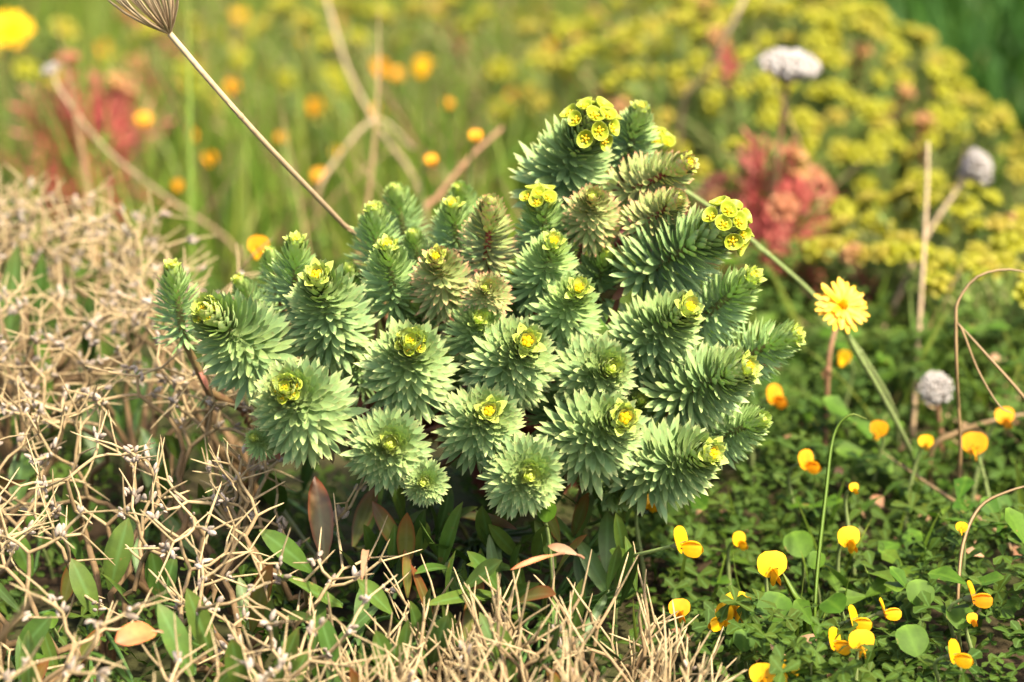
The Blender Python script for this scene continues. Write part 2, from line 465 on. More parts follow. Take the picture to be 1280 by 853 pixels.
# tip x, tip y, low x, low y, leaf length px, depth, kind of head, leaf kind
SH = [
 (216, 338, 224, 424, 40, 1.030, 'bud', 'n'),
 (259, 390, 312, 452, 68, 0.975, 'cups', 'w'),
 (299, 352, 322, 398, 28, 1.075, 'bud', 'n'),
 (370, 306, 364, 388, 44, 1.035, 'bud', 'n'),
 (397, 350, 407, 425, 64, 0.995, 'bud', 'w'),
 (338, 316, 346, 372, 26, 1.085, 'plain', 'n'),
 (468, 266, 470, 350, 42, 1.065, 'bud', 'n'),
 (495, 240, 506, 306, 36, 1.125, 'plain', 'n'),
 (485, 312, 492, 386, 48, 1.030, 'bud', 'n'),
 (517, 294, 524, 342, 30, 1.075, 'plain', 'n'),
 (545, 324, 548, 372, 46, 1.015, 'bud', 'p'),
 (566, 260, 572, 330, 42, 1.065, 'bud', 'n'),
 (573, 238, 578, 288, 34, 1.125, 'plain', 'n'),
 (613, 256, 607, 330, 42, 1.040, 'plain', 'p'),
 (607, 360, 606, 374, 33, 1.000, 'plain', 'p'),
 (599, 400, 588, 430, 48, 1.010, 'plain', 'n'),
 (674, 252, 682, 322, 46, 1.045, 'cups', 'n'),
 (690, 306, 668, 366, 50, 1.020, 'bud', 'n'),
 (741, 248, 737, 284, 42, 1.030, 'plain', 'p'),
 (738, 158, 694, 238, 68, 1.045, 'big', 'w'),
 (800, 140, 784, 206, 40, 1.075, 'bud', 'w'),
 (820, 180, 800, 236, 26, 1.110, 'cups', 'n'),
 (856, 206, 788, 238, 46, 1.050, 'bud', 'p'),
 (846, 250, 800, 284, 38, 1.030, 'plain', 'p'),
 (904, 284, 802, 344, 66, 1.020, 'big', 'w'),
 (936, 350, 868, 410, 52, 1.035, 'bud', 'n'),
 (990, 420, 912, 456, 46, 1.045, 'bud', 'n'),
 (928, 462, 842, 500, 62, 1.000, 'bud', 'w'),
 (950, 526, 888, 556, 44, 1.025, 'plain', 'n'),
 (884, 568, 812, 592, 66, 0.980, 'bud', 'w'),
 (777, 525, 734, 560, 70, 0.965, 'bud', 'w'),
 (857, 388, 800, 440, 64, 1.005, 'bud', 'w'),
 (722, 364, 706, 412, 54, 1.010, 'bud', 'n'),
 (764, 460, 736, 476, 60, 0.990, 'plain', 'w'),
 (657, 430, 630, 470, 66, 0.980, 'bud', 'w'),
 (610, 516, 594, 545, 60, 0.965, 'bud', 'w'),
 (662, 594, 651, 600, 58, 0.950, 'plain', 'w'),
 (488, 555, 478, 568, 58, 0.955, 'plain', 'w'),
 (530, 603, 528, 606, 32, 0.962, 'plain', 'w'),
 (513, 430, 503, 484, 66, 0.970, 'cups', 'w'),
 (359, 487, 377, 530, 72, 0.950, 'cups', 'w'),
 # shoots deeper inside the cushion, seen between the others
 (438, 340, 442, 400, 34, 1.075, 'plain', 'n'),
 (640, 345, 640, 400, 40, 1.060, 'plain', 'n'),
 (560, 455, 562, 500, 40, 1.035, 'plain', 'n'),
 (440, 430, 450, 480, 38, 1.040, 'plain', 'n'),
 (700, 500, 690, 530, 40, 1.035, 'plain', 'n'),
 (800, 500, 780, 530, 40, 1.035, 'plain', 'n'),
 (318, 548, 326, 560, 22, 0.985, 'plain', 'n'),
 (780, 620, 760, 600, 40, 1.040, 'plain', 'n'),
 (700, 225, 690, 270, 40, 1.085, 'plain', 'n'),
 (520, 380, 524, 430, 40, 1.050, 'plain', 'n'),
 (760, 320, 740, 380, 46, 1.060, 'plain', 'n'),
]

def cup_mesh(mb, c, ax, r, sides=12, glands=True):
    ax = unit(ax); x, y = perp(ax)
    a0 = rng.uniform(0, 6.28)
    x, y = math.cos(a0) * x + math.sin(a0) * y, -math.sin(a0) * x + math.cos(a0) * y
    prof = [(0.06, 0.0), (0.45, 0.10), (0.80, 0.30), (1.0, 0.66), (1.03, 0.68), (0.86, 0.27), (0.5, 0.02), (0.10, -0.12)]
    tt = [0.0, 0.35, 0.7, 1.0, 1.0, 0.7, 0.5, 0.3]
    V = []; A = []
    for i, (pr, ph) in enumerate(prof):
        for j in range(sides):
            an = 2 * math.pi * j / sides
            k = 1 + 0.10 * math.cos(2 * an) * (pr > 0.6)
            hh = ph + 0.10 * math.cos(2 * an) * (pr > 0.6)
            V.append(c + r * (pr * k * (math.cos(an) * x + math.sin(an) * y) + hh * ax))
            A.append((tt[i], 1, rng.uniform(0, 0.7), 0.4))
    f = []
    for i in range(len(prof) - 1):
        for j in range(sides):
            k = (j + 1) % sides
            f.append((i * sides + j, i * sides + k, (i + 1) * sides + k, (i + 1) * sides + j))
    mb.add(V, f, A, 0)
    if glands:
        ball(mb, c + ax * r * 0.28, ax, r * 0.22, 1.2, 6, 4, age=0.4, mat=1)
        for j in range(5):
            an = 1.256 * j + 0.3
            q = c + r * (0.40 * (math.cos(an) * x + math.sin(an) * y) + 0.30 * ax)
            ball(mb, q, math.cos(an) * x + math.sin(an) * y + 0.3 * ax, r * 0.15, 1.3, 5, 3, rnd=rng.uniform(0, 1), age=0.6, mat=1)

def build_spurge():
    root = thing('spurge_plant', BASE, 'cushion of blue-green leafy spurge shoots tipped with yellow-green flower heads', 'spurge')
    shoots = []
    for k, (tx, ty, lx, ly, Rp, d, head, kind) in enumerate(SH):
        d = 0.985 + (d - 0.985) * 0.65
        T = P(tx, ty, d)
        v = ((lx - tx) * cR - (ly - ty) * cU) / FPX * d
        lim = np.linalg.norm(v)
        Rm = 1.0 * Rp / FPX * d
        Lr = max(2.2 * Rm, lim * 1.14)
        w = math.sqrt(max(Lr * Lr - lim * lim, 0))
        Lo = T + v + cF * w
        A = unit(T - Lo)
        Lr = np.linalg.norm(T - Lo)
        # stem
        dist = np.linalg.norm(Lo - BASE)
        b = BASE + np.array([rng.normal(0, .012), rng.normal(0, .012), -0.004])
        path = bez(b, b + np.array([0, 0, 0.35 * dist]), Lo - A * 0.4 * dist, Lo, 9)
        bow = perp(A)[0] * rng.uniform(-.06, .06) * Lr
        top = np.array([Lo + (T - Lo) * s + bow * math.sin(math.pi * s) for s in (0.25, 0.5, 0.75, 0.93)])
        pts = np.concatenate([path, top])
        r0 = 0.0017 * (Rp / 60) ** 0.4
        mb = MB()
        tube(mb, pts, np.concatenate([np.linspace(0.0026, r0, 9), np.linspace(r0, r0 * 0.55, 4)]), 7, -0.6, 1.0)
        red = kind == 'p'
        so = mb.build('shoot', M['stemred' if red else 'stem'], root, BASE)
        # leaves
        wide = kind == 'w'
        n = int((315 if wide else 210) * min(1.15, max(0.6, (Lr / (2.0 * Rm)))) * (0.8 + 0.2 * min(1, Rp / 50)))
        i = np.arange(n)
        t = (i + 0.5) / n
        t = 0.35 * t + 0.65 * (1 - (1 - t) ** 1.35)
        phi = i * 2.39996 + rng.normal(0, .035, n) + rng.uniform(0, 6)
        x, y = perp(A)
        rad = np.cos(phi)[:, None] * x + np.sin(phi)[:, None] * y
        top_inc = 36 if head in ('plain',) else 40
        inc = np.interp(t, [0, .2, .55, .85, 1], [104, 84, 65, 45, top_inc]) + rng.normal(0, 3.0, n)
        # heavy leaves sag a little
        inc = np.radians(inc)
        D = np.cos(inc)[:, None] * A + np.sin(inc)[:, None] * rad
        N = np.sin(inc)[:, None] * A - np.cos(inc)[:, None] * rad
        D = unit(D + rng.normal(0, .022, (n, 3)))
        L = Rm * np.interp(t, [0, .12, .45, .8, 1], [.88, 1.0, .90, .66, .38]) * rng.normal(.96, .06, n)
        ratio = np.interp(t, [0, .5, 1], [.145, .172, .29]) if wide else np.interp(t, [0, .5, 1], [.122, .145, .26])
        if red:
            ratio = np.interp(t, [0, .5, 1], [.15, .19, .36])
        W = L * ratio * rng.normal(1, .06, n)
        Pn = Lo + (T - Lo) * t[:, None] + bow * np.sin(math.pi * t)[:, None] + rad * (r0 * 0.6)
        bend = np.interp(t, [0, .5, 1], [.30, .45, .8]) + rng.normal(0, .14, n)
        age = np.clip(np.interp(t, [0, .5, .8, .92, 1], [0, .10, .38, .75, 1.0]) + rng.normal(0, .05, n), 0, 1)
        rnd = rng.uniform(0, 1, n)
        V, f, At = leaf_arrays(Pn, D, N, L, W, bend, 'spurge', 0.30, 0.02, 6, True, rnd, age, twist=rng.normal(0, .10, n))
        mat = {'w': 'leaf', 'n': 'leafnarrow', 'p': 'leafpink'}[kind]
        # withered leaves on the stem below
        dead = MB()
        m = rng.integers(9, 18)
        for q in range(m):
            s = rng.uniform(0.62, 1.0) * 8
            i0 = int(min(s, 7)); fr = s - i0
            pp = path[i0] * (1 - fr) + path[i0 + 1] * fr
            a = rng.uniform(0, 6.28)
            dd = math.cos(a) * x + math.sin(a) * y
            leaves(dead, pp, dd - 0.5 * A + np.array([0, 0, -.3]), A, Rm * rng.uniform(.5, .85), Rm * .17, -0.5, 'spurge', 0.4, 0.1, 5, True, rng.uniform(0, 1), rng.choice([0, 0, 1.0]))
        dead.build('withered_leaves', M['leafold'], so, BASE)['kind'] = 'stuff'
        shoots.append(dict(o=so, V=V, f=f, A=At, mat=mat, L=L, N=N))
        # heads
        if head in ('bud', 'plain'):
            bl = Rm * (0.42 if head == 'bud' else 0.30)
            nb = 12 if head == 'bud' else 9
            mb = MB()
            for q in range(nb):
                a = q * 2.39996 + k
                inn = q / nb
                ic = RAD((84 if head == 'bud' else 76) * (1 - 0.62 * inn) + rng.normal(0, 5))
                rd = math.cos(a) * x + math.sin(a) * y
                leaves(mb, T + A * bl * 0.10 + rd * bl * 0.06, math.cos(ic) * A + math.sin(ic) * rd, math.sin(ic) * A - math.cos(ic) * rd,
                       bl * (1 - 0.35 * inn) * rng.uniform(.9, 1.1), bl * 0.52, 0.6, 'bract', 0.30, 0.02, 5, True, rng.uniform(0, 1), 0.3 + 0.6 * inn)
            mb.build('bract_rosette', M['bract'], so, BASE)
            mb = MB()
            nbud = 6 if head == 'bud' else 3
            for q in range(nbud):
                a = q * 1.2566 + 0.4
                rr = 0 if q == nbud - 1 else bl * 0.17
                ball(mb, T + A * bl * ((0.42 if head == 'bud' else 0.5) + 0.08 * (rr == 0)) + (math.cos(a) * x + math.sin(a) * y) * rr, A, bl * (0.13 if head == 'bud' else 0.2), 1.3, 6, 4, rng.uniform(0, 1), 0.5)
            mb.build('flower_bud', M['gland' if head == 'bud' else 'bract'], so, BASE)
        else:
            big = head == 'big'
            nc = 13 if big else (7 if Rp > 40 else 5)
            cr = 0.0031 if big else (0.0021 if Rp > 50 else 0.0027)
            if k in (16, 21):
                cr, nc = 0.0027, 6
            mb = MB()
            for q in range(8):
                a = q * 2.39996 + 1
                ic = RAD(62 + rng.normal(0, 8))
                rd = math.cos(a) * x + math.sin(a) * y
                leaves(mb, T - A * cr * 1.5 + rd * .0006, math.cos(ic) * A + math.sin(ic) * rd, math.sin(ic) * A - math.cos(ic) * rd,
                       cr * rng.uniform(2.2, 2.9), cr * 1.7, 0.5, 'bract', 0.3, 0.08, 5, True, rng.uniform(0, 1), 0.15)
            mb.build('bract_rosette', M['bract'], so, BASE)
            for q in range(nc):
                if big:
                    a = q * 2.39996 + 0.5
                    ic = RAD(80) * math.sqrt((q + .4) / nc); ln = cr * 2.55
                else:
                    nn = nc - 1
                    a = 6.283 * q / max(nn, 1) + 0.3
                    ic = RAD(44)
                    ln = cr * 1.75
                    if not big and q == nc - 1:
                        ic = 0; ln = cr * 1.5
                ic += rng.normal(0, .07)
                rd = math.cos(a) * x + math.sin(a) * y
                dv = math.cos(ic) * A + math.sin(ic) * rd
                c0 = T + rd * cr * 0.2 - A * cr * (0.2 if big else 0.3)
                c = c0 + dv * ln
                mb = MB()
                tube(mb, [c0, c0 + dv * ln * 0.5, c], [cr * .22, cr * .2, cr * .22], 5, 0.7, 1.0, mat=2)
                cup_mesh(mb, c, unit(dv * 0.8 + np.array([0, -.15, .35]) + rng.normal(0, .12, 3)), cr * rng.uniform(.92, 1.08))
                mb.build('flower_cup', [M['cup'], M['gland'], M['stem']], so, BASE)
    # which leaves show largest: visible from the front, by ray casting
    vs = np.concatenate([s['V'].reshape(-1, 3) for s in shoots])
    fs = []; off = 0
    for s in shoots:
        n, k = s['V'].shape[:2]
        fs.append((s['f'][None] + (np.arange(n) * k)[:, None, None] + off).reshape(-1, 4)); off += n * k
    fs = np.concatenate(fs)
    bvh = BVHTree.FromPolygons(vs.tolist(), fs.tolist())
    cand = []
    for si, s in enumerate(shoots):
        n = len(s['V'])
        ring = s['V'].reshape(n, 7, 6, 3)
        for i in range(n):
            nv = unit(CAM - ring[i, 4, 1])
            facing = max(0.0, float(np.dot(s['N'][i], nv)))
            vis = 0
            for j in (2, 3, 4, 5):
                p = ring[i, j, 1] + nv * 0.0006
                hit = bvh.ray_cast(Vector(p), Vector(nv), 0.4)
                vis += hit[0] is None
            span = ring[i, 6, 1] - ring[i, 0, 1]
            proj = np.linalg.norm(span - nv * np.dot(span, nv))
            cand.append((vis / 4 * proj * (0.3 + facing), si, i))
    cand.sort(reverse=True)
    single = {(si, i) for _, si, i in cand[:300]}
    for si, s in enumerate(shoots):
        n, k = s['V'].shape[:2]
        own = [i for i in range(n) if (si, i) in single]
        rest = np.array([i for i in range(n) if (si, i) not in single])
        for i in own:
            me = make_mesh('leaf', s['V'][i] - BASE, s['f'], s['A'][i], np.zeros(len(s['f'])), [M[s['mat']]])
            link('leaf', me, s['o'])
        F = (s['f'][None] + (np.arange(len(rest)) * k)[:, None, None]).reshape(-1, 4)
        me = make_mesh('foliage', s['V'][rest].reshape(-1, 3) - BASE, F, s['A'][rest].reshape(-1, 4), np.zeros(len(F)), [M[s['mat']]])
        tag(link('foliage', me, s['o']), kind='stuff')
build_spurge()

# ------------------------------------------------------------------ thorny shrubs
def inpoly(x, y, poly):
    c = False; j = len(poly) - 1
    for i in range(len(poly)):
        xi, yi = poly[i]; xj, yj = poly[j]
        if (yi > y) != (yj > y) and x < (xj - xi) * (y - yi) / (yj - yi) + xi:
            c = not c
        j = i
    return c

def rot_about(v, ax, an):
    ax = unit(ax)
    return v * math.cos(an) + np.cross(ax, v) * math.sin(an) + ax * np.dot(ax, v) * (1 - math.cos(an))

def bud_cluster(mb, p, up, n, size):
    for _ in range(n):
        d = unit(up + rng.normal(0, .55, 3))
        ln = size * rng.uniform(.7, 1.35)
        q = p + rng.normal(0, .0009, 3)
        tube(mb, [q, q + d * ln * .3, q + d * ln * .62, q + d * ln * .9, q + d * ln], np.array([.35, 1.0, .95, .5, .08]) * ln * .24, 5, 0.1, 1.0, rng.uniform(0, 1), rng.uniform(0, 1))

def grow(mb, buds, p, d, level, r, zmax, maxlev, spread, rnd, budp=.4, upb=.1):
    ln = rng.uniform(.0072, .0140) * (1.12 - .07 * level)
    side = unit(np.cross(d, rng.normal(0, 1, 3)))
    mid = p + d * ln * .5 + side * ln * rng.uniform(-.12, .12)
    e = p + d * ln
    r1 = r * .85
    t0 = min(1.0, .18 + .16 * level)
    tube(mb, [p, mid, e], [r, (r + r1) / 2, r1], 5, t0, min(1, t0 + .17), rnd)
    if rng.random() < budp and level >= 1:
        bud_cluster(buds, e, unit(d + np.array([0, 0, .6])), rng.integers(2, 6), rng.uniform(.0024, .0038))
    ax = unit(np.cross(d, rng.normal(0, 1, 3)))
    if level >= maxlev:
        for sgn in ((-1, 1) if rng.random() < .85 else (1,)):
            dd = rot_about(d, ax, sgn * RAD(rng.uniform(22, 58)))
            dd = unit(dd + np.array([0, 0, .08 + upb]))
            if e[2] > zmax: dd[2] = min(dd[2], .35)
            thorn(mb, e, unit(dd), rng.uniform(.009, .019), r1 * .82, rnd)
        return
    for sgn in (-1, 1):
        dd = rot_about(d, ax, sgn * RAD(rng.uniform(28, 58)) * spread)
        dd = unit(dd + np.array([0, 0, upb]) + rng.normal(0, .10, 3))
        if e[2] > zmax - .012:
            dd[2] *= .35; dd = unit(dd)
        if rng.random() < .20:
            thorn(mb, e, dd, rng.uniform(.010, .020), r1 * .8, rnd)
        else:
            grow(mb, buds, e, dd, level + 1, r1, zmax, maxlev, spread, rnd, budp, upb)
    if rng.random() < .3:
        dd = unit(rot_about(d, np.cross(ax, d), RAD(rng.uniform(50, 85))))
        thorn(mb, e, dd, rng.uniform(.007, .016), r1 * .7, rnd)

def thorn(mb, p, d, ln, r, rnd):
    k = unit(np.cross(d, rng.normal(0, 1, 3))) * ln * rng.uniform(-.05, .05)
    tube(mb, [p, p + d * ln * .45 + k, p + d * ln * .92, p + d * ln], [r, r * .80, r * .5, r * .12], 5, .62, 1.0, rnd * rng.uniform(.2, 1))

def shrub(label, poly, ztop, n, ncrown, radius, maxlev=3, budp=.4, zspread=.55, dens=None, upb=.1, deep=(.026, .046)):
    crowns = []
    xs = [p[0] for p in poly]; ys = [p[1] for p in poly]
    def sample():
        while True:
            # even over the ground plan: fewer samples per pixel row near the bottom of the picture
            x, y = rng.uniform(min(xs), max(xs)), rng.uniform(min(ys), max(ys))
            q = PZ(x, y, ztop(x, y))
            if inpoly(x, y, poly) and rng.random() < (q[1] / 1.35) ** 2.2 * (dens(x, y) if dens else 1):
                return x, y, q
    for _ in range(ncrown):
        x, y, q = sample()
        crowns.append(np.array([q[0], q[1] + .015, float(ground(q[0], q[1]))]))
    c0 = np.mean(crowns, 0); c0[2] = float(ground(c0[0], c0[1]))
    root = thing('thorny_shrub', c0, label, 'shrub')
    for _ in range(n):
        x, y, q = sample()
        zt = q[2]
        st = q - np.array([0, 0, rng.uniform(*deep)])
        cr = min(crowns, key=lambda c: np.linalg.norm(c[:2] - q[:2]) * rng.uniform(.8, 1.25))
        mb = MB(); buds = MB()
        rnd = rng.uniform(0, 1)
        d = unit(np.array([rng.normal(0, zspread), rng.normal(0, zspread), .9]))
        dist = np.linalg.norm(st - cr)
        path = bez(cr - np.array([0, 0, .004]), cr + np.array([0, 0, .4 * dist]), st - d * .3 * dist, st, 7)
        path[1:-1] += rng.normal(0, .0018, (5, 3))
        tube(mb, path, np.linspace(radius * 1.7, radius, 7), 6, 0, .25, rnd)
        grow(mb, buds, st, d, 0, radius, zt, maxlev, 1.0, rnd, budp, upb)
        b = mb.build('branch', M['twig'], root, c0)
        if buds.n:
            tag(buds.build('dry_buds', M['budm'], b, c0), kind='stuff')
    return root

def ztop_left(x, y):
    return float(np.interp(y, [215, 330, 600, 860], [.100, .092, .076, .054])) - .02 * max(0, (x - 330) / 100)
shrub('tangled mound of tan dry thorny twigs with grey buds beside the spurge',
      [(-90, 222), (60, 214), (170, 262), (290, 318), (330, 420), (350, 520), (400, 640), (430, 720), (430, 900), (-90, 900)], ztop_left, 108, 26, .00100, 3, .6, .55, lambda x, y: float(np.interp(y, [300, 480, 640, 860], [1, .75, .5, .35])))

def ztop_front(x, y):
    return float(np.interp(x, [400, 700, 900], [.056, .065, .044]))
shrub('low pale thorny twigs without buds spreading in front of the spurge cushion',
      [(425, 705), (560, 672), (700, 664), (790, 685), (868, 738), (872, 800), (850, 910), (400, 910), (400, 770)], ztop_front, 215, 16, .00082, 1, .05, .6, lambda x, y: float(np.interp(y, [660, 790], [.55, 1])), .35, (.034, .056))

# ------------------------------------------------------------------ broad-leaved plants among the twigs
# tip x, tip y, base x, base y, width px, tip height, base height, material
BL = [
 (394, 598, 406, 704, 33, .062, .035, 'broadred'), (211, 574, 214, 640, 27, .060, .030, 'broad'),
 (160, 650, 138, 738, 36, .055, .030, 'broad'), (312, 572, 338, 622, 18, .050, .040, 'broad'),
 (336, 592, 352, 640, 34, .055, .035, 'broad'), (326, 664, 390, 716, 31, .055, .035, 'broad'),
 (276, 698, 254, 756, 26, .055, .030, 'brownred'), (340, 706, 314, 790, 31, .058, .030, 'broadred'),
 (198, 756, 240, 846, 33, .055, .030, 'broad'), (234, 738, 264, 820, 30, .055, .030, 'broad'),
 (340, 750, 350, 820, 26, .055, .030, 'broad'), (348, 720, 428, 758, 32, .055, .035, 'broad'),
 (108, 816, 166, 858, 31, .050, .030, 'broad'), (424, 688, 446, 740, 26, .05, .03, 'broad'),
 (509, 643, 507, 714, 25, .060, .035, 'broadred'), (578, 630, 549, 714, 24, .066, .035, 'broad'),
 (493, 656, 489, 710, 22, .055, .035, 'broad'), (531, 652, 524, 694, 21, .05, .035, 'broad'),
 (603, 634, 614, 692, 27, .055, .035, 'broad'), (626, 702, 576, 738, 29, .055, .040, 'broad'),
 (520, 718, 572, 716, 23, .045, .035, 'broad'), (694, 744, 646, 754, 27, .052, .040, 'broadred'),
 (448, 726, 490, 768, 27, .05, .035, 'broad'), (676, 668, 675, 716, 15, .055, .035, 'broad'),
 (22, 310, 6, 470, 40, .098, .05, 'broad'), (52, 318, 44, 430, 26, .095, .055, 'broad'),
 (116, 362, 112, 470, 26, .085, .045, 'broad'), (40, 402, 60, 520, 30, .08, .04, 'broad'),
 (168, 400, 166, 450, 22, .08, .05, 'broad'), (206, 545, 236, 580, 22, .06, .045, 'broad'),
 (86, 600, 96, 660, 26, .05, .03, 'broad'), (30, 560, 20, 640, 30, .05, .03, 'broad'),
 (12, 660, 40, 720, 28, .045, .025, 'broad'), (90, 700, 120, 770, 30, .05, .03, 'broad'),
 (190, 690, 200, 750, 28, .05, .03, 'broad'), (400, 770, 420, 840, 28, .05, .03, 'broad'),
 (470, 790, 486, 850, 28, .05, .03, 'broad'), (560, 770, 540, 830, 28, .05, .03, 'broad'),
 (620, 780, 640, 850, 28, .05, .03, 'broad'), (700, 780, 690, 840, 26, .05, .03, 'broad'),
 (290, 800, 300, 860, 28, .05, .03, 'broad'), (64, 770, 20, 820, 30, .045, .03, 'broad'),
]
for _ in range(95):
    if rng.random() < .6:
        x, y = rng.uniform(-40, 420), rng.uniform(420, 880)
    else:
        x, y = rng.uniform(400, 800), rng.uniform(690, 880)
    a = rng.normal(0, .7); ln = rng.uniform(55, 95)
    h = rng.uniform(.028, .05)
    BL.append((x + math.sin(a) * ln * .5, y - math.cos(a) * ln * .5, x - math.sin(a) * ln * .5, y + math.cos(a) * ln * .5, rng.uniform(13, 24), h, h * .5, 'broad' if rng.random() < .9 else 'broadred'))

for _ in range(46):
    x, y = rng.uniform(410, 800), rng.uniform(622, 720)
    a = rng.normal(0, .6); ln = rng.uniform(45, 80); h = rng.uniform(.04, .062)
    BL.append((x + math.sin(a) * ln * .5, y - math.cos(a) * ln * .5, x - math.sin(a) * ln * .5, y + math.cos(a) * ln * .5, rng.uniform(14, 26), h, h * .6, 'broad' if rng.random() < .85 else 'broadred'))

def build_broad():
    spots = [(60, 420, 'upright dark green leaves poking through the far side of the thorny mound'),
             (180, 480, 'green leaves under the thorny mound just below the outlying spurge shoot'),
             (60, 620, 'shaded green leaves deep inside the thickest thorny twigs'),
             (190, 640, 'single wide green leaf pair framed by forked thorny twigs'),
             (330, 620, 'olive leaf and red-edged leaves under the rosette with yellow cups'),
             (110, 770, 'green leaves around the curled orange dead leaf'),
             (240, 780, 'long green leaves with a dark reddish one beside the orange dead leaf'),
             (360, 740, 'red-edged olive leaf and green leaves where the two thorny shrubs meet'),
             (300, 850, 'low green leaves at the foot of the thorny mound'),
             (500, 690, 'upright olive leaf with red edge standing under the spurge rosettes'),
             (590, 690, 'grey-green upright leaves standing behind the low pale thorns'),
             (450, 800, 'green leaves low between the mound and the pale thorns'),
             (560, 810, 'green leaves inside the low pale thorns'),
             (680, 780, 'yellowish green leaf with green ones amid the low pale thorns'),
             (30, 860, 'green leaves beside the short blurred tan stem')]
    plants = []
    for x, y, lab in spots:
        q = PH(x, y, 0.0)
        plants.append((x, y, q, [], lab))
    for L in BL:
        mx, my = (L[0] + L[2]) / 2, (L[1] + L[3]) / 2
        min(plants, key=lambda p: (p[0] - mx) ** 2 + (p[1] - my) ** 2)[3].append(L)
    for x, y, q, ls, lab in plants:
        if not ls: continue
        root = thing('leafy_plant', q, lab, 'plant', 'leafy plants under the thorny twigs')
        for (tx, ty, bx, by, wp, zt, zb, mt) in ls:
            T = PZ(tx, ty, zt); B = PZ(bx, by, zb)
            ln = np.linalg.norm(T - B)
            D = unit(T - B)
            N = unit(-cF * .8 + np.array([0, 0, .7]) + rng.normal(0, .25, 3))
            mb = MB()
            bn = rng.uniform(-.5, .1)
            N = unit(N - D * np.dot(N, D))
            D2 = unit(D - N * math.tan(bn * .5))
            leaves(mb, B, D2, N, ln * 1.03, wp / FPX * 1.0, bn, 'lance', rng.uniform(.15, .4), .03, 9, True, rng.uniform(0, .9), rng.uniform(0, 1), twist=rng.normal(0, .3))
            # leaf stalk down to the root
            tube(mb, bez(q - np.array([0, 0, .003]), q + np.array([0, 0, .012]), B - D * ln * .25, B + D * ln * .02, 6), [.0009, .0009, .0009, .0008, .0007, .0006], 5, 0.1, .3, 0, 0)
            mb.build('leaf', M[mt], root, q)
build_broad()

def single_leaf(name, label, cat, tip, base, wpx, mat, prof, zt, zb, curl=-.6, cup=.35, tw=.4):
    T = PZ(*tip, zt); B = PZ(*base, zb)
    o = thing(name, B, label, cat)
    D = unit(T - B); ln = np.linalg.norm(T - B)
    N = unit(-cF * .7 + np.array([0, 0, .7])); N = unit(N - D * np.dot(N, D))
    mb = MB()
    leaves(mb, B, unit(D - N * math.tan(curl * .5)), N, ln * 1.05, wpx / FPX, curl, prof, cup, .04, 9, True, .3, .5, twist=tw)
    mb.build('blade', M[mat], o, B)
    mb = MB()
    tube(mb, [B - D * ln * .22 + N * -.001, B - D * ln * .1, B + D * ln * .04], [.0005, .0005, .0004], 5, 0, .4)
    mb.build('leaf_stalk', M['brownstalk'], o, B)
single_leaf('dead_leaf', 'curled orange dead leaf lying under the thorny mound', 'leaf', (146, 802), (194, 790), 28, 'orange', 'round', .052, .050)
single_leaf('dead_leaf', 'pale cream dried leaf caught among the low thorny twigs', 'leaf', (686, 683), (722, 694), 12, 'palebrown', 'lance', .062, .060)
single_leaf('dead_leaf', 'long rust-brown dried leaf lying across low thorny twigs', 'leaf', (640, 712), (694, 694), 7, 'orange', 'lance', .062, .064)
single_leaf('dead_leaf', 'curled brown withered leaf beside the low thorny twigs', 'leaf', (452, 728), (460, 700), 9, 'palebrown', 'lance', .058, .052, -1.6)

# ------------------------------------------------------------------ ground cover
def cover(name, n, sampler, mat, label, cat, rmin, rmax, hmax, nl=3):
    mb = MB()
    Pn = []; D = []; N = []; L = []; rd = []; ag = []
    for _ in range(n):
        x, y = sampler()
        g = float(ground(x, y))
        h = hmax * rng.beta(1.6, 1.5) * (.8 + .55 * math.sin(x * 31 + 1.7) * math.sin(y * 27 + x * 9))
        up = unit(np.array([rng.normal(0, .45), rng.normal(-.15, .45), 1]))
        u, v = perp(up)
        a0 = rng.uniform(0, 6.28); r = rng.uniform(rmin, rmax)
        rr = rng.uniform(0, 1); aa = rng.uniform(0, 1) * (.4 + .6 * h / hmax)
        for q in range(nl):
            a = a0 + q * 2 * math.pi / nl + rng.normal(0, .15)
            dd = math.cos(a) * u + math.sin(a) * v
            Pn.append((x, y, g + h)); D.append(dd + up * .25); N.append(up - dd * .25); L.append(r); rd.append(rr); ag.append(aa)
    L = np.array(L)
    leaves(mb, np.array(Pn), np.array(D), np.array(N), L, L * .72, rng.normal(-.3, .25, len(L)), 'obov', .22, .05, 3, False, np.array(rd), np.array(ag))
    o = mb.build(name, M[mat])
    tag(o, label, cat, kind='stuff')

def s_right():
    while True:
        x, y = rng.uniform(-.02, .42), rng.uniform(.78, 1.5)
        if x > .10 - (y - .78) * .25 and rng.random() < .62 + .38 * math.sin(x * 47 + 3 * math.sin(y * 29)) * math.sin(y * 41 + 2 * math.sin(x * 37)): return x, y
def s_near():
    while True:
        x, y = rng.uniform(.0, .40), rng.uniform(.84, 1.35)
        if x > .10 - (y - .78) * .25: return x, y
def s_under():
    while True:
        x, y = rng.uniform(-.36, .14), rng.uniform(.68, 1.3)
        return x, y
def s_back():
    return rng.uniform(-.75, .75), rng.uniform(1.2, 2.4)
cover('clover_cover', 10500, s_right, 'clover', 'carpet of small green trefoil leaves on the ground', 'ground cover', .0030, .0080, .036)
cover('wide_weed_cover', 420, s_near, 'roundleaf', 'wider green weed leaves scattered through the trefoil carpet', 'ground cover', .008, .015, .040, 2)
cover('withered_cover', 260, s_near, 'palebrown', 'withered brown leaf bits scattered in the trefoil carpet', 'ground cover', .004, .009, .026, 1)
cover('weed_cover', 5200, s_under, 'clover', 'dark green small-leaved weeds carpeting the soil under the twigs', 'ground cover', .0028, .0062, .024)
cover('meadow_cover', 9000, s_back, 'clover', 'low green weeds covering the meadow behind the spurge', 'ground cover', .004, .009, .05)

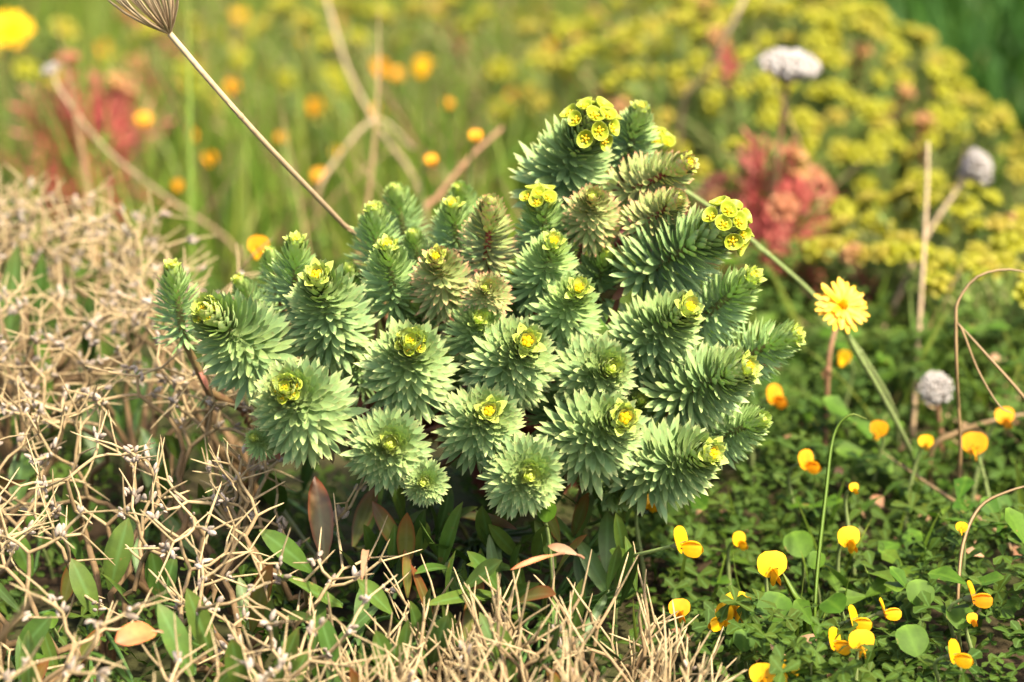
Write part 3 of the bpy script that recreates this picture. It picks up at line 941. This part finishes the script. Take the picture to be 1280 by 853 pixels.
def grass(name, n, sampler, mat, label, hmin, hmax, w, lean=.25):
    xy = np.array([sampler() for _ in range(n)])
    g = ground(xy[:, 0], xy[:, 1])
    Pn = np.stack([xy[:, 0], xy[:, 1], g - .002], 1)
    D = np.stack([rng.normal(0, lean, n), rng.normal(0, lean, n), np.ones(n)], 1)
    N = rng.normal(0, 1, (n, 3))
    N[:, 2] = 0
    L = rng.uniform(hmin, hmax, n) * rng.uniform(.6, 1, n)
    mb = MB()
    leaves(mb, Pn, D, N, L, rng.uniform(.6, 1.3, n) * w, rng.uniform(-.2, .9, n), 'grass', .3, .05, 5, False, rng.uniform(0, 1, n), rng.uniform(0, 1, n), twist=rng.normal(0, .6, n))
    tag(mb.build(name, M[mat]), label, 'grass', kind='stuff')

def g_back():
    while True:
        x, y = rng.uniform(-1.0, .8), rng.triangular(1.28, 1.5, 4.2)
        if x < .04 + .1 * rng.random() or rng.random() < .12: return x, y
grass('meadow_grass', 3600, g_back, 'grass', 'tall green meadow grass behind the spurge', .06, .17, .0042)
def g_straw():
    while True:
        x, y = rng.uniform(-.9, .6), rng.uniform(1.3, 2.6)
        if x < .1 or rng.random() < .3: return x, y
grass('dry_grass', 800, g_straw, 'straw', 'straw-coloured dry grass mixed into the meadow', .07, .20, .0024, .5)
grass('fine_grass', 4200, g_back, 'grass', 'fine bright green grass stems in the meadow', .07, .20, .0020, .22)
def g_mid():
    while True:
        x, y = rng.uniform(.08, .5), rng.uniform(1.08, 1.6)
        if x > .16 - (y - 1.08) * .2: return x, y
grass('mixed_grass', 900, g_mid, 'grass', 'loose green grass among the weeds beside the daisy', .03, .09, .0022, .55)
grass('straw_litter', 200, g_mid, 'straw', 'thin straw stems lying among the weeds beside the daisy', .04, .11, .0016, 1.1)
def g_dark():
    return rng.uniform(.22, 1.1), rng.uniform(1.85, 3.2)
grass('shaded_grass', 3200, g_dark, 'grassshade', 'deep green shaded grass beyond the yellow spurge bush', .12, .34, .007, .3)
def g_right():
    while True:
        x, y = rng.uniform(.02, .4), rng.uniform(.9, 1.45)
        return x, y
grass('sparse_grass', 330, g_right, 'grass', 'thin green grass blades among the trefoil carpet', .02, .06, .0022, .5)

# ------------------------------------------------------------------ far spurge bushes
def far_shoot_meshes(red, variant):
    mb = MB()
    tube(mb, [(0, 0, -.10), (0, 0, -.05), (0, 0, 0), (.001, 0, .03)], [.0016, .0015, .0013, .0011], 5, 0, 1, mat=1)
    n = 34
    t = np.linspace(0, 1, n)
    phi = np.arange(n) * 2.39996 + variant
    rad = np.stack([np.cos(phi), np.sin(phi), np.zeros(n)], 1)
    inc = np.radians(np.interp(t, [0, 1], [88, 45]))
    A = np.array([0, 0, 1.0])
    D = np.cos(inc)[:, None] * A + np.sin(inc)[:, None] * rad
    N = np.sin(inc)[:, None] * A - np.cos(inc)[:, None] * rad
    Pn = np.stack([np.zeros(n), np.zeros(n), -.03 + .06 * t], 1)
    L = np.interp(t, [0, .2, 1], [.016, .018, .010]) * rng.normal(1, .08, n)
    leaves(mb, Pn, D, N, L, L * .20, .3, 'spurge', .25, .1, 3, False, rng.uniform(0, 1, n), t * .7)
    body = mb.mesh('shoot', [M['farred'] if red else M['farleaf'], M['stemred'] if red else M['stem']])
    mb = MB()
    for q in range(7):
        a = q * 1.047; ic = RAD(50) if q < 6 else 0
        dv = np.array([math.sin(ic) * math.cos(a), math.sin(ic) * math.sin(a), math.cos(ic)])
        c = np.array([0, 0, .031]) + dv * .0062
        tube(mb, [np.array([0, 0, .028]), c], [.0006, .0006], 4, .8, 1)
        cup_mesh(mb, c, dv + np.array([0, 0, .4]), .0036, 8, False)
    head = mb.mesh('flower_head', [M['farpeach'] if red else M['farbract']])
    return body, head
FAR = {r: [far_shoot_meshes(r, v) for v in range(3)] for r in (False, True)}

def far_bush(px, py, d, rx, ry, rz, n, label, redfrac=0.0, headfrac=.9, scale=1.0, group=None):
    """dome of shoots; (px,py,d) is the middle of its top surface"""
    c = P(px, py, d)
    g = float(ground(c[0], c[1]))
    base = np.array([c[0], c[1], g])
    root = thing('spurge_bush', base, label, 'spurge', group)
    for i in range(n):
        u = math.sqrt(rng.random()) * 1.0; a = rng.uniform(0, 6.283)
        lx, ly = u * math.cos(a), u * math.sin(a)
        tip = np.array([c[0] + rx * lx, c[1] + ry * ly, c[2] + rz * (math.sqrt(max(0, 1 - u * u)) - .6) + rng.normal(0, .006)])
        tip[2] = max(tip[2], float(ground(tip[0], tip[1])) + .05)
        ax = unit(np.array([lx * .75, ly * .75, .8]) + rng.normal(0, .16, 3))
        red = rng.random() < redfrac
        body, head = FAR[red][rng.integers(0, 3)]
        s = scale * rng.uniform(.8, 1.2)
        o = link('shoot', body, root)
        o.location = tip - ax * .03 * s - base
        o.rotation_euler = Vector(ax).to_track_quat('Z', 'Y').to_euler()
        o.scale = (s, s, s)
        if rng.random() < headfrac:
            link('flower_head', head, o)
    return root

far_bush(985, 110, 1.66, .125, .16, .11, 290, 'wide spurge bush covered in yellow flower heads in front of deep green shaded grass', .04, .8, .72)
far_bush(1190, 205, 1.58, .06, .07, .06, 70, 'small yellow-flowered spurge bush at the edge of the deep green shaded grass', .03, .85, .72)
far_bush(770, 110, 1.80, .075, .10, .07, 48, 'yellow-flowered spurge bush showing just behind the topmost flower head', .08, .8)
far_bush(965, 262, 1.42, .045, .07, .06, 70, 'spurge bush with reddened leaves and stems behind the spurge cushion', .72, .12, .85)
far_bush(1175, 325, 1.38, .075, .08, .06, 120, 'low yellow-flowered spurge bush behind the yellow daisy', .02, .8, .72)
far_bush(1245, 425, 1.28, .035, .05, .04, 34, 'short green spurge bush with few yellow heads behind the looping dry blade', .0, .45, .7)
far_bush(100, 148, 1.66, .055, .06, .05, 40, 'small red-leaved spurge bush in the meadow beyond the thorny mound', .85, .15, .9)
far_bush(420, 60, 2.05, .12, .14, .05, 34, 'loose yellow-green spurge clump behind the orange-yellow meadow flowers', .05, .9)
far_bush(620, 70, 2.0, .10, .14, .06, 40, 'scattered yellow-green spurge clump deep in the meadow grass', .1, .9)
far_bush(860, 60, 1.9, .08, .10, .07, 44, 'yellow spurge bush between the pale stalk and the topmost flower head', .12, .9)
far_bush(40, 90, 1.95, .07, .08, .06, 24, 'pale yellow spurge clump behind the red-leaved bush', .05, .7)
far_bush(215, 75, 2.0, .06, .08, .06, 22, 'thin yellowish spurge clump behind the dry umbel stem', .15, .7)

# ------------------------------------------------------------------ flowers
def pea_flower(px, py, size, h, label, yaw=0.0, view='front', mat='petal', group=None, d=None, stem_to=None, name='pea_flower', leaflets=3):
    """yellow pea flower on its stalk: standard, two wings, calyx"""
    c = P(px, py, d) if d else PH(px, py, h)
    s = size / FPX * np.dot(c - CAM, cF)
    if stem_to is not None:
        b = stem_to
    else:
        b = np.array([c[0] + rng.normal(0, .006), c[1] + rng.uniform(.0, .012), 0]); b[2] = float(ground(b[0], b[1]))
    root = thing(name, b, label, 'flower', group)
    # flower faces f; yaw 0 = towards the camera
    f = unit(np.array([math.sin(yaw), -math.cos(yaw), .15]))
    up = np.array([0, 0, 1.0]); sd = unit(np.cross(f, up)); up = np.cross(sd, f)
    mb = MB()
    leaves(mb, c - f * s * .10 - up * s * .42, up * .97 - f * .12, f, s * .90, s * 1.10, -.15, 'disc', .16, .02, 8, True, rng.uniform(0, .6), .5, twist=rng.normal(0, .15))
    mb.build('standard_petal', M[mat], root, b)
    for sg in (-1, 1):
        mb = MB()
        leaves(mb, c - f * s * .12 - up * s * .24 + sd * sg * s * .04, f * .95 - up * .05 + sd * sg * .22, sd * sg + up * .35, s * .78, s * .60, -.35, 'disc', -.22, .02, 7, True, rng.uniform(0, .8), .5)
        mb.build('wing_petal', M[mat], root, b)
    mb = MB()
    q = c - f * s * .50 - up * s * .22
    tube(mb, [q, q + f * s * .12, q + f * s * .34], [s * .05, s * .13, s * .15], 7, 0, .8)
    x, y = perp(f)
    for k in range(5):
        a = k * 1.256
        rd = math.cos(a) * x + math.sin(a) * y
        leaves(mb, q + f * s * .30 + rd * s * .13, f + rd * .3, rd, s * .28, s * .08, .2, 'lance', .2, .1, 3, True, .5, .3)
    mb.build('calyx', M['calyx'], root, b)
    mb = MB()
    ln = np.linalg.norm(q - b)
    tube(mb, bez(b - np.array([0, 0, .003]), b + np.array([0, 0, .5 * ln]), q - f * .3 * ln + np.array([0, 0, -.1 * ln]), q, 9), np.linspace(.0010, .0006, 9), 6, 0, 1)
    mb.build('stem', M['greenstalk'], root, b)
    pts = bez(b, b + np.array([0, 0, .5 * ln]), q - f * .3 * ln + np.array([0, 0, -.1 * ln]), q, 9)
    for k in range(leaflets):
        j = rng.integers(3, 7); a = rng.uniform(0, 6.28)
        dd = np.array([math.cos(a), math.sin(a), .5])
        mb = MB()
        leaves(mb, pts[j], dd, np.array([0, 0, 1.0]), .008, .0042, -.2, 'obov', .3, .05, 4, True, rng.uniform(0, 1), .6)
        mb.build('leaf', M['clover'], root, b)
    return root

G1 = 'yellow pea flowers in the trefoil carpet'
pea_flower(855, 676, 36, .06, 'single yellow pea flower on an arching stalk above low thorny twigs', 1.15, d=.965, group=None,
           stem_to=np.array([PZ(770, 706, .03)[0], PZ(770, 706, .03)[1], .0]), leaflets=5)
near = [
 (922, 758, 38, .035, 'round-petalled yellow pea flower, larger of the pair beside the thorny twigs', .1),
 (903, 770, 34, .032, 'crumpled yellow pea flower, smaller of the pair beside the thorny twigs', -.9),
 (966, 708, 40, .040, 'broad yellow pea flower above a round green leaf', .2),
 (1062, 673, 31, .035, 'yellow pea flower facing outward beside a tall single grass blade', .3),
 (925, 675, 22, .030, 'small yellow pea flower in shade beneath the spurge', .6),
 (1070, 772, 33, .038, 'yellow pea flower with a wing petal stretched out, topmost of the close trio', 1.2),
 (1046, 800, 33, .036, 'yellow pea flower turned aside, beside the round one of the close trio', 1.0),
 (1077, 803, 33, .036, 'round full-faced yellow pea flower of the close trio', .0),
 (1108, 761, 30, .036, 'drooping pale-edged yellow pea flower lying open', 1.5),
 (1219, 742, 35, .040, 'yellow pea flower with one petal held level, beside a bent brown blade', 1.3),
 (1196, 816, 35, .036, 'yellow pea flower with two petals spread, over feathery trefoil leaves', 1.0),
 (954, 845, 33, .034, 'yellow pea flower at the foot of the thorny twigs', .1),
 (984, 840, 30, .032, 'folded yellow pea flower touching a forked pale thorn', -.5),
 (850, 762, 28, .032, 'orange-yellow pea flower half hidden behind thorny twigs', .2),
 (1216, 774, 16, .03, 'withered brown pea flower in the trefoil carpet', .4),
]
for (x, y, s, h, lab, yw) in near:
    pea_flower(x, y, s * .92, h, lab, yw, mat='petalorange' if 'brown' in lab or 'half hidden' in lab else 'petal')
mids = [(1010, 576, 30, .5), (1098, 537, 24, .2), (1158, 553, 20, .1), (1257, 521, 26, .4), (970, 494, 30, 1.1), (1055, 447, 20, .2), (1218, 556, 34, .0), (1202, 660, 16, .3), (1068, 610, 14, .3), (812, 628, 22, .3)]
for (x, y, s, yw) in mids:
    pea_flower(x, y, s * .9, .045, 'blurred yellow-orange flower in the trefoil carpet behind the pea flowers', yw + rng.uniform(-.9, .6), mat='petalorange' if s > 22 else 'petal', group='yellow-orange flowers farther back in the carpet')
backs = [(262, 198, 30), (241, 168, 28), (375, 54, 32), (528, 83, 30), (497, 93, 26), (393, 132, 28), (595, 170, 24), (400, 220, 30), (322, 308, 32), (352, 172, 24), (290, 108, 24), (474, 84, 24), (470, 140, 20),
         (180, 150, 24), (130, 60, 24), (580, 40, 24), (300, 20, 24), (640, 120, 22), (430, 30, 24), (330, 90, 22), (222, 232, 22), (540, 200, 20), (690, 60, 24), (560, 130, 20), (150, 100, 24), (420, 190, 22), (612, 90, 22)]
for (x, y, s) in backs:
    pea_flower(x, y, s * rng.uniform(.55, .85), rng.uniform(.07, .12), 'small orange-yellow flower blurred in the meadow behind the spurge', rng.uniform(-.5, .5), mat='petalorange' if rng.random() < .7 else 'petal', group='orange-yellow meadow flowers', name='meadow_flower', leaflets=0)

def daisy(px, py, d, rpx, label, stempts, facing, stalk='greenstalk'):
    c = P(px, py, d)
    r = rpx / FPX * d
    base = stempts[-1]
    root = thing('daisy', base, label, 'flower')
    A = unit(facing); x, y = perp(A)
    for ring, (nn, rl, ic) in enumerate(((24, 1.0, 89), (20, .78, 85), (14, .52, 77))):
        for q in range(nn):
            a = 6.283 * q / nn + ring * .2 + rng.normal(0, .05)
            rd = math.cos(a) * x + math.sin(a) * y
            inc = RAD(ic + rng.normal(0, 6))
            mb = MB()
            L = r * rl * rng.uniform(.88, 1.05)
            leaves(mb, c + rd * r * .06 + A * r * .02 * ring, math.cos(inc) * A + math.sin(inc) * rd, math.sin(inc) * A - math.cos(inc) * rd, L, r * .19, -.12, 'strap', .2, .06, 5, True, rng.uniform(0, 1), .5)
            mb.build('petal', M['daisy'], root, base)
    mb = MB()
    for q in range(16):
        a = q * 2.4; rr = r * .045 * math.sqrt(q)
        ball(mb, c + A * r * .18 + (math.cos(a) * x + math.sin(a) * y) * rr, A, r * .04, 2.5, 5, 4, rng.uniform(0, 1), .5)
    mb.build('disc', M['daisy'], root, base)
    mb = MB()
    tube(mb, [c - A * r * .4, c - A * r * .3, c - A * r * .12, c + A * r * .02], [r * .06, r * .22, r * .26, r * .22], 9, 0, 1)
    mb.build('calyx', M['calyx'], root, base)
    mb = MB()
    pts = spline([c - A * r * .35] + list(stempts), 16)
    tube(mb, pts, np.linspace(.0009, .0012, len(pts)), 6, 1, 0)
    mb.build('stem', M[stalk], root, base)

gz = lambda p, dz=0.0: np.array([p[0], p[1], float(ground(p[0], p[1])) + dz])
b0 = gz(PH(1150, 610, 0))
daisy(1053, 382, 1.075, 34, 'bright yellow daisy with many strap petals beside the spurge', [P(1062, 425, 1.085), P(1100, 490, 1.10), P(1138, 565, 1.12), b0 - np.array([0, 0, .003])], np.array([.25, -.75, .62]))
b1 = gz(P(15, 35, 1.75))
daisy(12, 36, 1.70, 30, 'yellow daisy blurred beyond the red-leaved spurge bush', [P(14, 70, 1.71), b1 - np.array([0, 0, .003])], np.array([0, -.5, .85]))

# ------------------------------------------------------------------ seed heads
def stalk(name, label, cat, pts, r0, r1, mat, group=None, ribbon=None):
    base = np.array(pts[-1])
    root = thing(name, base, label, cat, group)
    sp = spline(pts, 22)
    mb = MB()
    tube(mb, sp, np.linspace(r0, r1, len(sp)), 6, 1, 0)
    # nodes along the stalk
    mb.build('stem', M[mat], root, base)
    for j in (len(sp) // 3, 2 * len(sp) // 3):
        mb = MB()
        t = unit(sp[j + 1] - sp[j - 1])
        ball(mb, sp[j], t, r0 * .6 + r1 * .75, 1.6, 6, 4, .5, .3)
        leaves(mb, sp[j], -t * .95 + perp(t)[0] * .15, perp(t)[1], .007, .0012, .1, 'grass', .5, .1, 4, True, .5, .5)
        mb.build('node', M[mat], root, base)
    return root, base

# dry umbel, top of the picture
node = P(212, 42, 1.0)
bb = gz(P(455, 305, 1.16))
root, base = stalk('dry_umbel', 'dry straw-coloured umbel closed like a nest on a long leaning stem', 'seed head',
                   [node, P(268, 108, 1.005), P(338, 186, 1.02), P(430, 282, 1.06), P(470, 330, 1.09), bb - np.array([0, 0, .004])], .0011, .0009, 'drystalk')
ax = unit(P(186, -10, .99) - node)
u, v = perp(ax)
for q in range(34):
    a = q * 2.39996; f = math.sqrt((q + .5) / 34)
    rd = math.cos(a) * u + math.sin(a) * v
    ln = .030 * rng.uniform(.9, 1.1)
    p1 = node + ax * ln * .30 + rd * f * ln * .30
    p2 = node + ax * ln * .72 + rd * f * ln * .62
    p3 = node + ax * ln * 1.15 + rd * f * ln * .58
    mb = MB()
    tube(mb, bez(node, p1, p2, p3, 7), np.linspace(.00055, .00032, 7), 5, .4, 1.0, rng.uniform(0, .6))
    for k in range(5):
        dd = unit(ax + rng.normal(0, .6, 3))
        ball(mb, p3 + dd * .0030, dd, .0007, 2.0, 5, 4, rng.uniform(0, 1), .5, mat=1)
        tube(mb, [p3, p3 + dd * .0025], [.0002, .0002], 4, .6, 1)
    mb.build('ray', [M['drystalk'], M['budm']], root, base)

def fluff_head(root, base, c, ax, rx, rz, n, mat, under):
    u, v = perp(ax)
    mb = MB()
    for q in range(n):
        a = q * 2.39996; f = math.sqrt((q + .5) / n)
        rd = math.cos(a) * u + math.sin(a) * v
        p = c + rd * rx * f * .92 + ax * (rz * math.sqrt(max(0, 1 - f * f * .9)) - rz * .3) + rng.normal(0, rx * .03, 3)
        ball(mb, p, unit(ax + rd * f), rx * .13 * rng.uniform(.7, 1.2), 1.2, 6, 4, rng.uniform(0, 1), rng.uniform(0, 1))
    mb.build('floret_cluster', M[mat], root, base)['kind'] = 'stuff'
    mb = MB()
    tube(mb, [c - ax * rz * 1.2, c - ax * rz * .8, c - ax * rz * .25, c + ax * rz * .1], [rx * .08, rx * .3, rx * .8, rx * .7], 10, 0, 1)
    mb.build('receptacle', M[under], root, base)

c = P(987, 84, 1.36)
root, base = stalk('seed_head', 'flat white fluffy seed head on an upright brown stem', 'seed head', [c, P(980, 130, 1.365), P(970, 220, 1.38), P(962, 300, 1.40), gz(P(960, 330, 1.41)) - np.array([0, 0, .003])], .0011, .0014, 'brownstalk')
fluff_head(root, base, c, unit(np.array([.12, -.1, 1])), .0155, .0075, 90, 'fluff', 'fluffdark')
c = P(1220, 210, 1.34)
root, base = stalk('seed_head', 'grey tufted seed head on a long slanting dry stem', 'seed head', [c, P(1196, 238, 1.34), P(1150, 310, 1.335), P(1100, 420, 1.32), P(1040, 500, 1.30), gz(P(985, 562, 1.25)) - np.array([0, 0, .003])], .0009, .0013, 'drystalk')
fluff_head(root, base, c, unit(np.array([.75, -.3, .5])), .0095, .0085, 70, 'fluff', 'fluffdark')
c = P(1170, 487, 1.17)
root, base = stalk('seed_head', 'round grey fluffy seed head low beside an upright dry stalk', 'seed head', [c, P(1172, 510, 1.18), P(1176, 540, 1.185), gz(P(1178, 560, 1.19)) - np.array([0, 0, .003])], .0009, .0010, 'brownstalk')
fluff_head(root, base, c, unit(np.array([-.1, -.55, .6])), .0078, .0075, 80, 'fluff', 'fluffdark')
c = P(64, 88, 1.42)
root, base = stalk('seed_head', 'small pale seed head on a leaning tan stem over the thorny mound', 'seed head', [c, P(78, 118, 1.42), P(130, 185, 1.43), P(205, 245, 1.44), P(300, 318, 1.46), gz(P(330, 335, 1.47)) - np.array([0, 0, .003])], .0008, .0011, 'drystalk')
fluff_head(root, base, c, unit(np.array([-.4, -.1, .9])), .0052, .0040, 40, 'fluff', 'drystalk')

# ------------------------------------------------------------------ single stalks and blades
def one_stalk(label, pp, r0, r1, mat, cat='stalk', name='dry_stalk'):
    pts = [P(x, y, d) for x, y, d in pp]
    e = pts[-1].copy()
    if e[2] > ground(e[0], e[1]) + .004:
        e = gz(P(pp[-1][0], pp[-1][1] + 10, pp[-1][2] + .04)); pts.append(e - np.array([0, 0, .003]))
    stalk(name, label, cat, pts, r0, r1, mat)

one_stalk('upright straight tan stalk crossing the slanting seed head stem', [(1160, 178, 1.28), (1158, 260, 1.27), (1150, 400, 1.24), (1141, 545, 1.20)], .0007, .0012, 'drystalk')
one_stalk('thick tan stalk leaning across the meadow grass behind the spurge', [(400, -30, 1.55), (432, 80, 1.54), (470, 155, 1.53), (530, 252, 1.50)], .0010, .0014, 'drystalk')
one_stalk('orange-brown dry stalk slanting up from behind the spurge rosettes', [(628, 160, 1.36), (585, 200, 1.35), (548, 245, 1.34), (528, 282, 1.33)], .0010, .0015, 'straw' if False else 'brownstalk')
one_stalk('pale tan stalk rising out of the yellow spurge bush', [(944, -30, 1.5), (915, 30, 1.5), (880, 95, 1.52), (850, 150, 1.54)], .0011, .0014, 'drystalk')
one_stalk('thin arching green stalk passing behind the yellow daisy', [(846, 232, 1.10), (900, 268, 1.105), (960, 318, 1.11), (1020, 372, 1.12), (1075, 440, 1.13), (1120, 520, 1.15)], .0009, .0010, 'greenstalk', name='green_stalk')
one_stalk('short reddish brown stalk standing below the yellow daisy', [(1046, 405, 1.15), (1036, 450, 1.15), (1033, 520, 1.16), (1030, 560, 1.16)], .0010, .0014, 'brownstalk')
one_stalk('thin tan stalk arching between the meadow flowers', [(515, 185, 1.5), (470, 150, 1.48), (420, 200, 1.47), (395, 260, 1.46)], .0009, .0012, 'drystalk')

def blade(label, pp, w, mat, name='grass_blade', cat='grass blade'):
    """flat tapering ribbon through the points, tip first, with a folded keel"""
    pts = [P(x, y, d) for x, y, d in pp]
    base = pts[-1].copy()
    g = float(ground(base[0], base[1]))
    if base[2] > g + .004:
        base = gz(P(pp[-1][0], pp[-1][1] + 8, pp[-1][2] + .01)); pts.append(base - np.array([0, 0, .003]))
    sp = spline(pts, 26)
    n = len(sp)
    t = np.linspace(0, 1, n)
    wd = np.interp(t, [0, .15, .6, 1], [.12, .6, 1, .8]) * w
    T = unit(np.gradient(sp, axis=0))
    V = []
    sd = unit(np.cross(T[0], -cF + np.array([.3, 0, .2])))
    for i in range(n):
        sd = unit(sd - T[i] * np.dot(sd, T[i])); nn = np.cross(sd, T[i])
        V += [sp[i] - sd * wd[i], sp[i] + nn * wd[i] * .35, sp[i] + sd * wd[i], sp[i] + nn * wd[i] * .65]
    f = [(i * 4 + a, i * 4 + b, i * 4 + 4 + b, i * 4 + 4 + a) for i in range(n - 1) for a, b in ((0, 1), (1, 2), (2, 3), (3, 0))]
    A = np.zeros((n, 4, 4)); A[..., 0] = (1 - t)[:, None]; A[..., 1] = np.array([0, 1, 0, 1])[None]; A[..., 2] = .4; A[..., 3] = .5
    mb = MB(); mb.add(V, f, A.reshape(-1, 4))
    v, ff, a, m = mb.arrays()
    o = link(name, make_mesh(name, v - base, ff, a, m, [M[mat]]))
    o.location = base
    tag(o, label, cat)

blade('tall thin green grass blade curling over at its tip', [(1084, 524, 1.03), (1062, 519, 1.03), (1042, 545, 1.03), (1032, 620, 1.02), (1022, 710, 1.01), (1018, 772, 1.005)], .0008, 'grass')
blade('bent brown grass blade hooking away over the trefoil carpet', [(1300, 604, 1.02), (1262, 614, 1.02), (1225, 634, 1.02), (1204, 680, 1.015), (1197, 750, 1.01)], .0008, 'straw')
blade('dry brown blade lying slantwise over the carpet behind pea flowers', [(1098, 562, 1.13), (1160, 605, 1.11), (1215, 642, 1.09), (1262, 682, 1.07)], .0010, 'straw')
blade('dry tan blade arching low behind the round seed head', [(1300, 515, 1.15), (1250, 524, 1.15), (1200, 540, 1.155), (1165, 562, 1.16)], .0014, 'straw')
blade('broad flat green blade rising beside the broad pea flower', [(978, 716, 1.0), (992, 742, .998), (1008, 772, .995)], .0018, 'grass')
blade('curled dry blade looping over at the forked withered grass', [(1300, 346, 1.05), (1262, 337, 1.05), (1222, 346, 1.05), (1198, 376, 1.05), (1195, 404, 1.05), (1196, 470, 1.055), (1200, 560, 1.09)], .0007, 'straw')
blade('straight brown blade slanting from the forked withered grass', [(1192, 398, 1.05), (1230, 440, 1.05), (1285, 503, 1.05), (1330, 570, 1.06)], .0008, 'straw')
blade('thin pale curl hanging down from the forked withered grass', [(1266, 517, 1.05), (1248, 506, 1.05), (1222, 462, 1.05), (1197, 404, 1.05), (1196, 480, 1.06), (1202, 570, 1.09)], .0006, 'straw')
blade('short blurred tan stem leaning out of the thorny mound', [(48, 738, .80), (22, 772, .81), (-5, 805, .82), (-40, 850, .83)], .0014, 'straw', 'dry_stalk', 'stalk')

# ------------------------------------------------------------------ round leaves in the carpet
RL = [(968, 760, 52, 'round green leaf under the broad yellow pea flower'), (998, 680, 44, 'upright round green leaf in front of a tall grass blade'),
      (1042, 755, 42, 'heart-shaped green leaf just above the close trio of pea flowers'), (1150, 742, 44, 'pale green rounded leaf beside the drooping pea flower'),
      (1140, 800, 50, 'flat wide green leaf below the drooping pea flower'), (1200, 770, 44, 'dark rounded green leaf beneath the level-petalled pea flower'),
      (684, 640, 30, 'round olive leaf hanging beneath the lowest spurge rosette'), (930, 800, 34, 'notched green leaf beside the pair of pea flowers'),
      (1020, 700, 28, 'small round leaf behind the upright round leaf'), (42, 652, 24, 'round clover leaf showing through the thorny mound'),
      (62, 775, 26, 'round clover leaf low in the thorny mound'), (48, 815, 26, 'round clover leaf at the foot of the thorny mound')]
for i, (x, y, s, lab) in enumerate(RL):
    h = .03 if y > 645 else .035
    s *= .88
    c = PH(x, y, h) if x != 684 else P(x, y, .99)
    r = s / FPX * np.dot(c - CAM, cF)
    b = np.array([c[0] + .004, c[1] + .012, float(ground(c[0], c[1] + .012))])
    root = thing('round_leaf', b, lab, 'leaf')
    N = unit(-cF * .9 + np.array([0, 0, .4]) + rng.normal(0, .2, 3))
    D = unit(np.array([rng.normal(0, .3), 0, 1])); D = unit(D - N * np.dot(D, N))
    mb = MB()
    leaves(mb, c - D * r * .5, D, N, r, r * .98, -.35, 'round', .22, .03, 8, True, rng.uniform(0, .7), rng.uniform(.2, 1))
    mb.build('blade', M['roundleaf'], root, b)
    mb = MB()
    tube(mb, bez(b - np.array([0, 0, .003]), b + np.array([0, 0, .01]), c - D * r * .6 - N * .004, c - D * r * .48, 6), .0007, 5, 0, 1)
    mb.build('leaf_stalk', M['greenstalk'], root, b)
